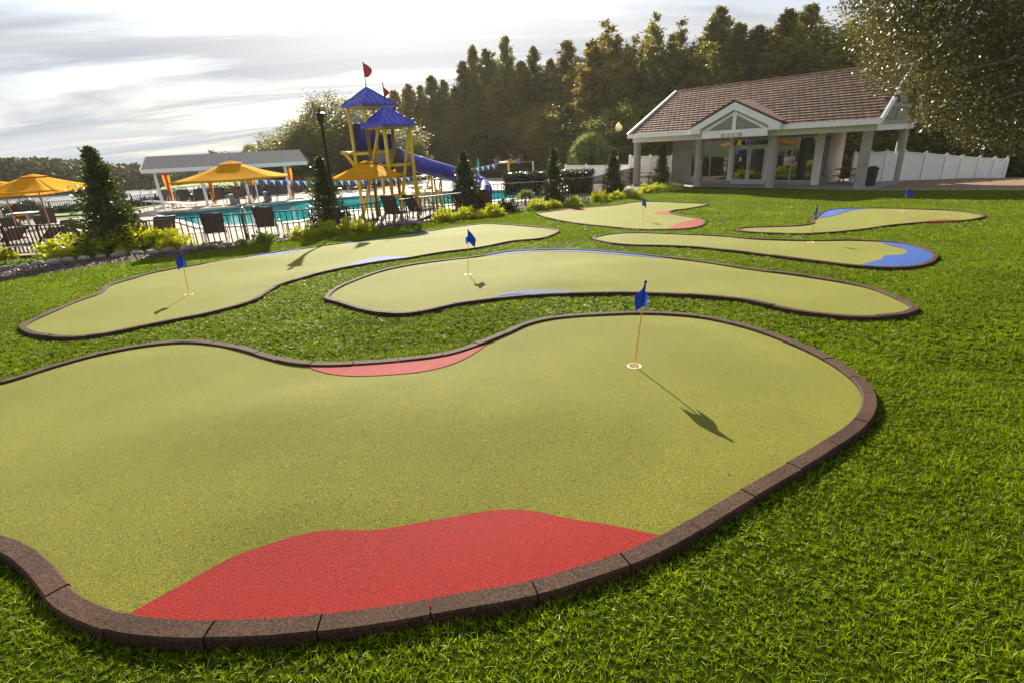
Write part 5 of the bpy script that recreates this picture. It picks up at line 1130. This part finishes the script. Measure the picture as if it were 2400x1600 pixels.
v = O+Matrix.Rotation(ang, 3, 'Z') @ Vector((8.15, 2.0, 0)); t = thing('trash_can', 'dark trash can behind the front right porch column', 'bin', (v.x, v.y, .03)); b = MB(); b.lathe([(.20, 0), (.26, .75), (.28, .78), (.28, .84), (.12, .93)], n=14); b.build('body', m_dark, t)
v = Vector((*at(2007, 445), 0)); t = thing('flood_light', 'small white floodlight on the ground at the foot of the right porch column', 'light', (v.x-.02, v.y-.05, .02)); o = MB().box(-.09, .09, -.07, .07, .05, .22).build('housing', m_white, t); bevel(o, .02); MB().box(-.06, .06, -.04, .04, 0, .05).build('base', m_grey, t)  # white bag-like object, modelled as a plain box; not a lamp

# ------------------------------------------------------------------ white fences
def panel_fence(pts, label, split=.70):
    """pts: list of (xy, zbase, ztop) at posts"""
    t = thing('white_panel_fence', label, 'fence', (*pts[0][0], 0), 0, 'white vinyl panel fences'); o = Vector((*pts[0][0], 0))
    for i, (p, z0, z1) in enumerate(pts):
        P = Vector((*p, 0))-o; MB().box(P.x-.07, P.x+.07, P.y-.07, P.y+.07, z0-.2, z1+.05).build('post', m_white, t); b = MB(); b.lathe([(.10, z1+.05), (.10, z1+.08), (.01, z1+.15)], P, 4); b.build('post_cap', m_white, t)
        if i+1 < len(pts):
            q, y0, y1 = pts[i+1]; Q = Vector((*q, 0))-o; d = (Q-P).normalized()*.073
            for (f0, f1) in ((.03, split-.02), (split+.02, .97)):
                a0 = z0+(z1-z0)*f0; a1 = z0+(z1-z0)*f1; c0 = y0+(y1-y0)*f0; c1 = y0+(y1-y0)*f1; n_ = Vector((-d.y, d.x, 0)).normalized()*.02
                A_, C_ = P+d, Q-d; v_ = [A_+V3(a0)-n_, C_+V3(c0)-n_, C_+V3(c1)-n_, A_+V3(a1)-n_]; v_ += [w+n_*2 for w in v_]
                MB().add(v_, [(0, 1, 2, 3), (7, 6, 5, 4), (0, 4, 5, 1), (1, 5, 6, 2), (2, 6, 7, 3), (3, 7, 4, 0)]).build('fence_panel', m_white, t)
            for f in (0., split, 1.): MB().bar(P+d+V3(z0+(z1-z0)*f), Q-d+V3(y0+(y1-y0)*f), .06, .07).build('fence_rail', m_white, t)
def postpts(L, D0, D1):
    out = []
    for i, (px, pt, pb) in enumerate(L):
        D = D0+(D1-D0)*i/(len(L)-1); a = hz(px, pt, D); b_ = hz(px, pb, D); out.append(((a.x, a.y), b_.z-.25, a.z))
    return out
panel_fence(postpts([(2005, 361, 432), (2042, 359, 431), (2079, 357, 429), (2121.6, 358, 428), (2171, 361, 428), (2219, 365, 427), (2255.5, 368.5, 427), (2297, 371, 426), (2332, 373, 426), (2360, 375, 425.5)], 34, 38), 'white panel fence running away to the right behind the porch building')
panel_fence(postpts([(1326, 389.5, 440), (1374, 389.5, 440), (1424, 389, 440), (1476, 388, 440)], 41, 40), 'lower white panel fence in front of the palmetto clump')
panel_fence(postpts([(1477, 368, 440), (1524, 368, 440), (1576, 367, 440), (1640, 366, 440)], 38.5, 38.5), 'taller white panel fence seen through the left end of the porch')
# pine straw ground and curb right of the porch
pz = [tuple(slab_edge[1]), tuple(slab_edge[2]), tuple(slab_edge[3]), tuple(ex+ez*8), at(2700, 428), at(2420, 419), at(2200, 424), at(2060, 426), at(2030, 436)]
st = [np.array(slab_edge[1])+ez*.5]+[np.array(slab_edge[3])+ez*6]; nrm = np.array([-ez[1], ez[0]]); w_ = .5
struct(sheet('dirt_ground', [tuple(st[0]+nrm*.45), tuple(st[1]+nrm*.45), at(2800, 432), at(2500, 417), at(2200, 420), at(2050, 424), tuple(np.array(O[:2])+np.array((.652, -.758))*8.9+np.array((.758, .652))*3)], Z0(.02), m_dirt, grid=1.))
struct(sheet('walkway', [tuple(st[0]-nrm*.03), tuple(st[1]-nrm*.03), tuple(st[1]+nrm*.46), tuple(st[0]+nrm*.46)], Z0(.028), m_slab))

# ================================================================== TREES
def tree_mesh(seed, H=15., Rb=2.6, kind='spire', n=15000, size=.20):
    r = np.random.default_rng(seed); P = []; LB = []
    if kind == 'spire':
        nb = 230
        for i in range(nb):
            t = .10+.90*(i/nb)**.9; a = r.random()*6.283; L = Rb*(1-t)**.72*(.55+.75*r.random())+.18; m = max(12, int(n/nb*(.5+1.2*L/Rb)))
            f = r.random(m)**.75; c = np.stack([np.cos(a)*L*f, np.sin(a)*L*f, t*H+L*f*(.25+.25*r.random())], 1)+r.normal(size=(m, 3))*np.array([.20, .20, .34])*(.3+1.*(1-t)); P.append(c); LB.append((t*H, a, L, .35))
    elif kind == 'multi':       # several upswept spires
        for s_ in range(7):
            a0 = r.random()*6.283; r0 = Rb*.75*math.sqrt(r.random()); hx = H*(.72+.28*r.random()) if s_ else H; bx, by = math.cos(a0)*r0, math.sin(a0)*r0
            for i in range(84):
                t = .15+.83*r.random(); a = r.random()*6.283; L = (Rb*.55)*(1-t)**.8*(.6+.7*r.random())+.20; m = max(6, int(n/7/60*(.35+L))); f = r.random(m)**.8
                c = np.stack([bx*min(1, t+.4)+np.cos(a)*L*f, by*min(1, t+.4)+np.sin(a)*L*f, t*hx+L*f*.7], 1)+r.normal(size=(m, 3))*np.array([.15, .15, .24])*(.5+.7*(1-t)); P.append(c)
    else:                       # broad, feathery
        for i in range(170):
            d = r.normal(size=3); d /= np.linalg.norm(d); c0 = d*np.array([Rb, Rb, H*.42])*(.35+.65*r.random()**.5)+np.array([0, 0, H*.55]); m = int(n/170); c = c0+r.normal(size=(m, 3))*np.array([.42, .42, .5])*(.6+.7*r.random()); c[:, 2] += np.abs(r.normal(size=m))*.5; P.append(c)
    P = np.vstack(P); P = P[P[:, 2] > .2]; V, Q = leaves(P, size, .5, .1, r=r); me = np_mesh('crown', V, Q)
    b = MB(); b.tube([(0, 0, -.5), (.05, 0, H*.35), (0, .05, H*.6), (0, 0, H*.80)], [.22, .17, .10, .02], 7)
    for i in range(16):
        z = H*(.15+.05*i); a = r.random()*6.283; L = Rb*(1-z/H)**.7*.8; b.tube([(0, 0, z), (math.cos(a)*L, math.sin(a)*L, z+L*.45)], [.05, .012], 5, False)
    return me, b.mesh('trunk')
TM = {}
for k, (kd, Rb, n) in enumerate([('spire', 2.3, 20000), ('spire', 2.7, 22000), ('spire', 1.9, 17000), ('multi', 2.8, 24000), ('multi', 3.2, 26000), ('broad', 3.2, 24000), ('broad', 3.8, 24000)]):
    me, tk = tree_mesh(100+k, 15., Rb, kd, n); TM[k] = (me, tk); me.materials.append(m_cyp); tk.materials.append(m_bark)
TM2 = {}
for k, (me, tk) in TM.items(): m2 = me.copy(); m2.materials.clear(); m2.materials.append(m_cyp2); TM2[k] = (m2, tk)
LBL = {0: 'tall pointed cypress in the dense wood, green brown foliage', 1: 'tall pointed cypress in the dense wood, green brown foliage', 2: 'tall pointed cypress in the dense wood, green brown foliage', 3: 'tall many topped tree in the dense wood', 4: 'tall many topped tree in the dense wood', 5: 'broad feathery tree at the edge of the dense wood', 6: 'broad feathery tree at the edge of the dense wood'}
LBA = {0: 'pointed cypress in the dense wood with rusty autumn foliage', 1: 'pointed cypress in the dense wood with rusty autumn foliage', 2: 'pointed cypress in the dense wood with rusty autumn foliage', 3: 'many topped tree in the dense wood turning orange brown', 4: 'many topped tree in the dense wood turning orange brown', 5: 'broad tree in the dense wood turning golden brown', 6: 'broad tree in the dense wood turning golden brown'}
ORD = 'first second third fourth fifth sixth seventh eighth ninth tenth eleventh twelfth thirteenth fourteenth fifteenth sixteenth'.split()
KN = {0: 'pointed cypress', 1: 'pointed cypress', 2: 'slim pointed cypress', 3: 'many topped tree', 4: 'many topped tree', 5: 'feathery tree', 6: 'broad feathery tree'}
zonecount = {}
def skylabel(px, k, aut):
    zn = 'left of the yellow tower' if px < 850 else 'between the tower and the hedge' if px < 1200 else 'between the hedge and the porch roof' if px < 1480 else 'over the left half of the porch roof' if px < 1800 else 'over the right half of the porch roof' if px < 2100 else 'behind the oak'
    zonecount[zn] = i = zonecount.get(zn, -1)+1
    return ('rusty ' if aut else '')+KN[k]+' '+zn+', '+ORD[i]+' from the left'
def ftree(x, y, zb, H, k, aut, wsc=1., own=None):
    lab = own or (LBA if aut else LBL)[k]; t = thing('forest_tree', lab, 'tree', (x, y, zb), random.random()*6.28, 'trees of the dense wood')
    me, tk = (TM2 if aut else TM)[k]; s = H/15.; w = (1.05+.40*s)*wsc*random.uniform(.85, 1.25)
    for nm, m_ in (('crown', me), ('trunk', tk)): o = link(nm, m_, None, t); o.scale = (w, w, s)
def Dwood(px): return float(np.interp(px, [600, 900, 1200, 1500, 1800, 2100, 2500], [92, 80, 68, 58, 55, 58, 58]))
sil = [(665, 312, 5), (692, 288, 6), (722, 262, 5), (757, 222, 5), (792, 258, 6), (822, 245, 6), (880, 232, 0), (905, 216, 2), (938, 202, 1), (965, 205, 2), (990, 182, 0), (1020, 192, 1), (1062, 150, 2), (1085, 114, 0), (1116, 122, 1), (1160, 94, 0), (1196, 150, 1), (1227, 118, 2), (1262, 146, 1), (1302, 103, 0), (1330, 130, 3), (1358, 104, 1),
       (1385, 70, 3), (1407, 42, 3), (1440, 78, 4), (1476, 42, 3), (1502, 55, 4), (1541, 60, 3), (1577, 74, 4), (1612, 112, 1), (1656, 30, 1), (1701, 66, 2), (1742, 72, 0), (1775, 80, 1), (1812, 36, 1), (1862, 24, 0), (1897, 78, 5), (1930, 48, 3), (1968, 55, 5), (2012, 40, 0), (2065, 30, 3), (2125, 20, 0), (2200, 30, 4), (2290, 36, 1), (2380, 50, 3), (2460, 60, 0)]
for i, (px, py, k) in enumerate(sil):
    D = Dwood(px)+random.uniform(-1.5, 1.5); D -= 22 if px < 850 else 0; p = hz(px*1.0204, py*1.0204, D); au = random.random() < (.30 if px < 1900 else .5) and k < 5; ftree(p.x, p.y, -1.3, p.z+1.3+.3, k, au, 1., skylabel(px, k, au))
silx = [s[0] for s in sil]; sily = [s[1] for s in sil]
for row, (dD, lo, hi, step) in enumerate(((5, .82, 1.0, 30), (-2.5, .66, .92, 34), (-6, .38, .66, 40), (-9, .20, .34, 40))):
    px = 850. if row != 3 else 640
    while px < 2460:
        D = Dwood(px)+dD+random.uniform(-1.2, 1.2); D -= 22 if px < 850 else 0; py = float(np.interp(px, silx, sily))+10; p = hz(px*1.0204, py*1.0204, D); H = (p.z+1.3)*random.uniform(lo, hi)
        k = random.choice((0, 1, 2, 3, 4)) if row < 2 else random.choice((5, 6, 4, 1)); ftree(p.x, p.y, -1.3, max(H, 2.5), k, random.random() < .32, 1.0 if row < 2 else 1.15); px += step*random.uniform(.7, 1.3)
px = 640.
while px < 850:
    p = hz(px*1.0204, (float(np.interp(px, silx, sily))+40)*1.0204, 64+random.uniform(-3, 3)); ftree(p.x, p.y, -1.3, p.z+1.3, random.choice((5, 6)), False, 1.1); px += 22
# thickets filling the wood's foot
n = 26000; px = 640+rng.random(n)*1850; D = np.interp(px, [600, 900, 1200, 1500, 1800, 2100, 2500], [70, 70, 57, 48, 45, 45, 45])+rng.random(n)*5
az_ = np.array([math.atan2(*hz(p*1.0204, 380, 50)[:2]) for p in np.linspace(640, 2490, 60)]); az_ = np.interp(px, np.linspace(640, 2490, 60), az_)
hh = rng.random(n)**1.3*(2.6+1.1*np.sin(px*.021)+.7*np.sin(px*.07)); Pp = np.stack([np.sin(az_)*D, np.cos(az_)*D, hh-1.3], 1); V, Q = leaves(Pp, .45, .55)
m_thick = M('thicket leaf', (.03, .042, .008), (.12, .13, .025), isl=True, sc=.4, rough=.5, spec=.2, trans=.4); tag(stuff(link('thicket', np_mesh('thicket', V, Q), m_thick)), 'dark tangled undergrowth along the foot of the dense wood', 'undergrowth')
# silver bush behind the tower, round tree on the bank, small far trees
def smalltree(px, pt, pb, D, wpx, lab, me, nm='tree', mat=None, cat='tree'):
    a = hz(px, pt, D); b_ = hz(px, pb, D); t = thing(nm, lab, cat, (b_.x, b_.y, b_.z)); H = a.z-b_.z; w = wpx/1214*D*.96; o = link('crown', me, None, t); o.scale = (w, w, H*1.35 if me in limes+[greenm] else H); o.location.z = H*.15; MB().tube([(0, 0, -.3), (0, 0, H*.5)], [H*.03, H*.015], 6).build('trunk', m_bark, t)
rnd = mound_mesh(6000, .09, 71, .4); rnd.materials.append(m_vine)
silv = mound_mesh(6000, .07, 72, .6); silv.materials.append(M('silvery leaf', (.10, .10, .035), (.26, .25, .10), isl=True, sc=1, rough=.5, trans=.35))
def bush(px, pt, pb, D, wpx, lab, me, cat='tree', nm='round_tree'):
    a = hz(px, pt, D); b_ = hz(px, pb, D); t = thing(nm, lab, cat, (b_.x, b_.y, b_.z)); H = a.z-b_.z; w = wpx/1214*D*.96
    o = link('crown', me, None, t); o.scale = (w, w, H*1.6); o.location.z = H*.18; MB().tube([(0, 0, -.3), (0, 0, H*.6)], [max(.04, H*.03), .02], 6).build('trunk', m_bark, t)
bush(981, 332, 388, 50, 46, 'pale silvery bush behind the slide between tower and dense wood', silv); bush(382, 404, 441, 122, 34, 'small round tree on the sunny bank across the lake', rnd)
x, y = hz(586, 352, 150)[:2]; t = thing('far_palm', 'distant fan palm rising above the cabana roof', 'palm', (x, y, -1.3)); o = link('fronds', frond_fan('fronds', 40, 2.6, 12, 1., -.3), m_palm, t); o.location.z = hz(586, 360, 150).z+1.3; MB().tube([(0, 0, 0), (0, 0, o.location.z)], .2, 6).build('trunk', m_bark, t)
bush(625, 350, 400, 130, 60, 'distant leafy tree rising above the cabana roof right of the palm', rnd); bush(515, 366, 400, 150, 90, 'low distant tree just above the middle of the cabana roof', rnd)
# far wood across the lake, one mass
P = []; top = [(-300, 372), (0, 374), (60, 371), (95, 376), (130, 372), (175, 380), (215, 386), (275, 390), (300, 385), (335, 394), (370, 396), (450, 385), (560, 392), (700, 392)]
for px in np.arange(-300, 720, 3.2):
    D = 124+rng.normal()*3; D = D if px < 380 else D+12; pt = float(np.interp(px, [t_[0] for t_ in top], [t_[1] for t_ in top]))+abs(rng.normal())*7-2; a = hz(px, pt, D); H = a.z+.9; w = 1.5+rng.random()*1.5; m = 230
    f = rng.random(m); c = np.stack([a.x+rng.normal(size=m)*w*np.sqrt(1.02-f), a.y+rng.normal(size=m)*w, f*H-.9], 1); P.append(c)
P = np.vstack(P); V, Q = leaves(P, .75, .6); tag(stuff(link('far_wood', np_mesh('far_wood', V, Q), m_far)), 'distant hazy wood along the far shore of the lake', 'wood')

# the big oak, its trunk outside the frame, boughs hanging in from the upper right
ok = Vector((14.6, 12.4, 0)); ok.z = float(T(ok.x, ok.y)); t = thing('oak_tree', 'large oak whose glossy leafy boughs hang into the upper right corner', 'tree', ok)
r = np.random.default_rng(5); cent = []
outline = [(1985, -60), (1990, 10), (2035, 60), (2020, 110), (2045, 160), (2030, 190), (2110, 205), (2160, 225), (2145, 260), (2180, 290), (2240, 312), (2290, 335), (2350, 340), (2420, 330), (2420, -60)]
while len(cent) < 1900:
    px, py = r.uniform(1980, 2560), r.uniform(-330, 345)
    if py > -60 and px < 2420 and not inpoly(np.array([px]), np.array([py]), outline)[0]: continue
    if py <= -60 and px < 1960+(-60-py)*.35: continue
    D = 15.0+r.normal()*1.3+(px-2200)*.0016; cent.append(np.array(hz(px, py, D)))
for i in range(2600):
    d = r.normal(size=3); d /= np.linalg.norm(d); c = np.array([15.6, 12.2, 6.2])+d*np.array([4.4, 4.6, 3.6])*(.6+.4*r.random())
    v = Vector(c)-Vector((0, 0, CAMH)); cc = (_X.x*v.x+_Y.x*v.y+_up.x*v.z, _X.y*v.x+_Y.y*v.y+_up.y*v.z, _X.z*v.x+_Y.z*v.y+_up.z*v.z); px, py = 1200+F_PX*cc[0]/cc[2], 800+F_PX*cc[1]/cc[2]
    if px < 2440 and py > -80: continue
    cent.append(c)
cent = np.array(cent); P = np.repeat(cent, 72, axis=0)+r.normal(size=(len(cent)*72, 3))*np.array([.17, .17, .13]); V, Q = leaves(P, .066, .42, .25, r=r); link('crown', np_mesh('crown', V-np.array(ok), Q), m_oakl, t)
b = MB(); b.tube([(0, 0, -.3), (.1, 0, 1.2), (.2, .1, 3.0)], [.42, .33, .28], 12); b.build('trunk', m_bark, t, True)
for i in range(46):
    c = Vector(cent[int(r.integers(0, 1900 if i % 4 else len(cent)))])-ok; s_ = Vector((.2, .1, 2.2+2.6*r.random())); mid = s_*.5+c*.5+Vector((0, 0, .5+.5*r.random())); MB().tube([s_, s_*.7+mid*.3, mid, mid*.4+c*.6, c], [.10, .075, .045, .025, .008], 6, False).build('limb', m_bark, t, True)
# a few stray leaves and debris on the turf
lm = np_mesh('fallen_leaf', *leaves(np.zeros((1, 3)), .028, .4, jit=0)); lm.materials.append(m_deadp)
for (px, py) in ((1797, 1364), (1678, 1092), (1712, 1418), (2130, 1204), (112, 1476), (2015, 1490), (2330, 1545), (1420, 895), (820, 1010)):
    x, y = G(px, py); o = bpy.data.objects.new('fallen_leaf', lm); col.objects.link(o); o.location = (x, y, float(T(x, y))+(.045 if not inpoly(np.array([x]), np.array([y]), OUT['A'])[0] else .10)); o.rotation_euler = (random.random(), random.random()*.5, random.random()*6); tag(o, 'tiny pale dry leaf lying on the turf', 'leaf', 'dry leaves on the turf')

# ------------------------------------------------------------------ haze
hm = bpy.data.materials.new('haze'); hm.use_nodes = True; hn = hm.node_tree.nodes; hn.clear(); ho = hn.new('ShaderNodeOutputMaterial'); hv = hn.new('ShaderNodeVolumePrincipled')
hv.inputs['Color'].default_value = (1., .93, .82, 1); hv.inputs['Density'].default_value = HAZE; hv.inputs['Anisotropy'].default_value = .35; hm.node_tree.links.new(hv.outputs[0], ho.inputs['Volume'])
stuff(MB().box(-190, 190, -50, 210, -2.7, 20.).build('haze', hm))
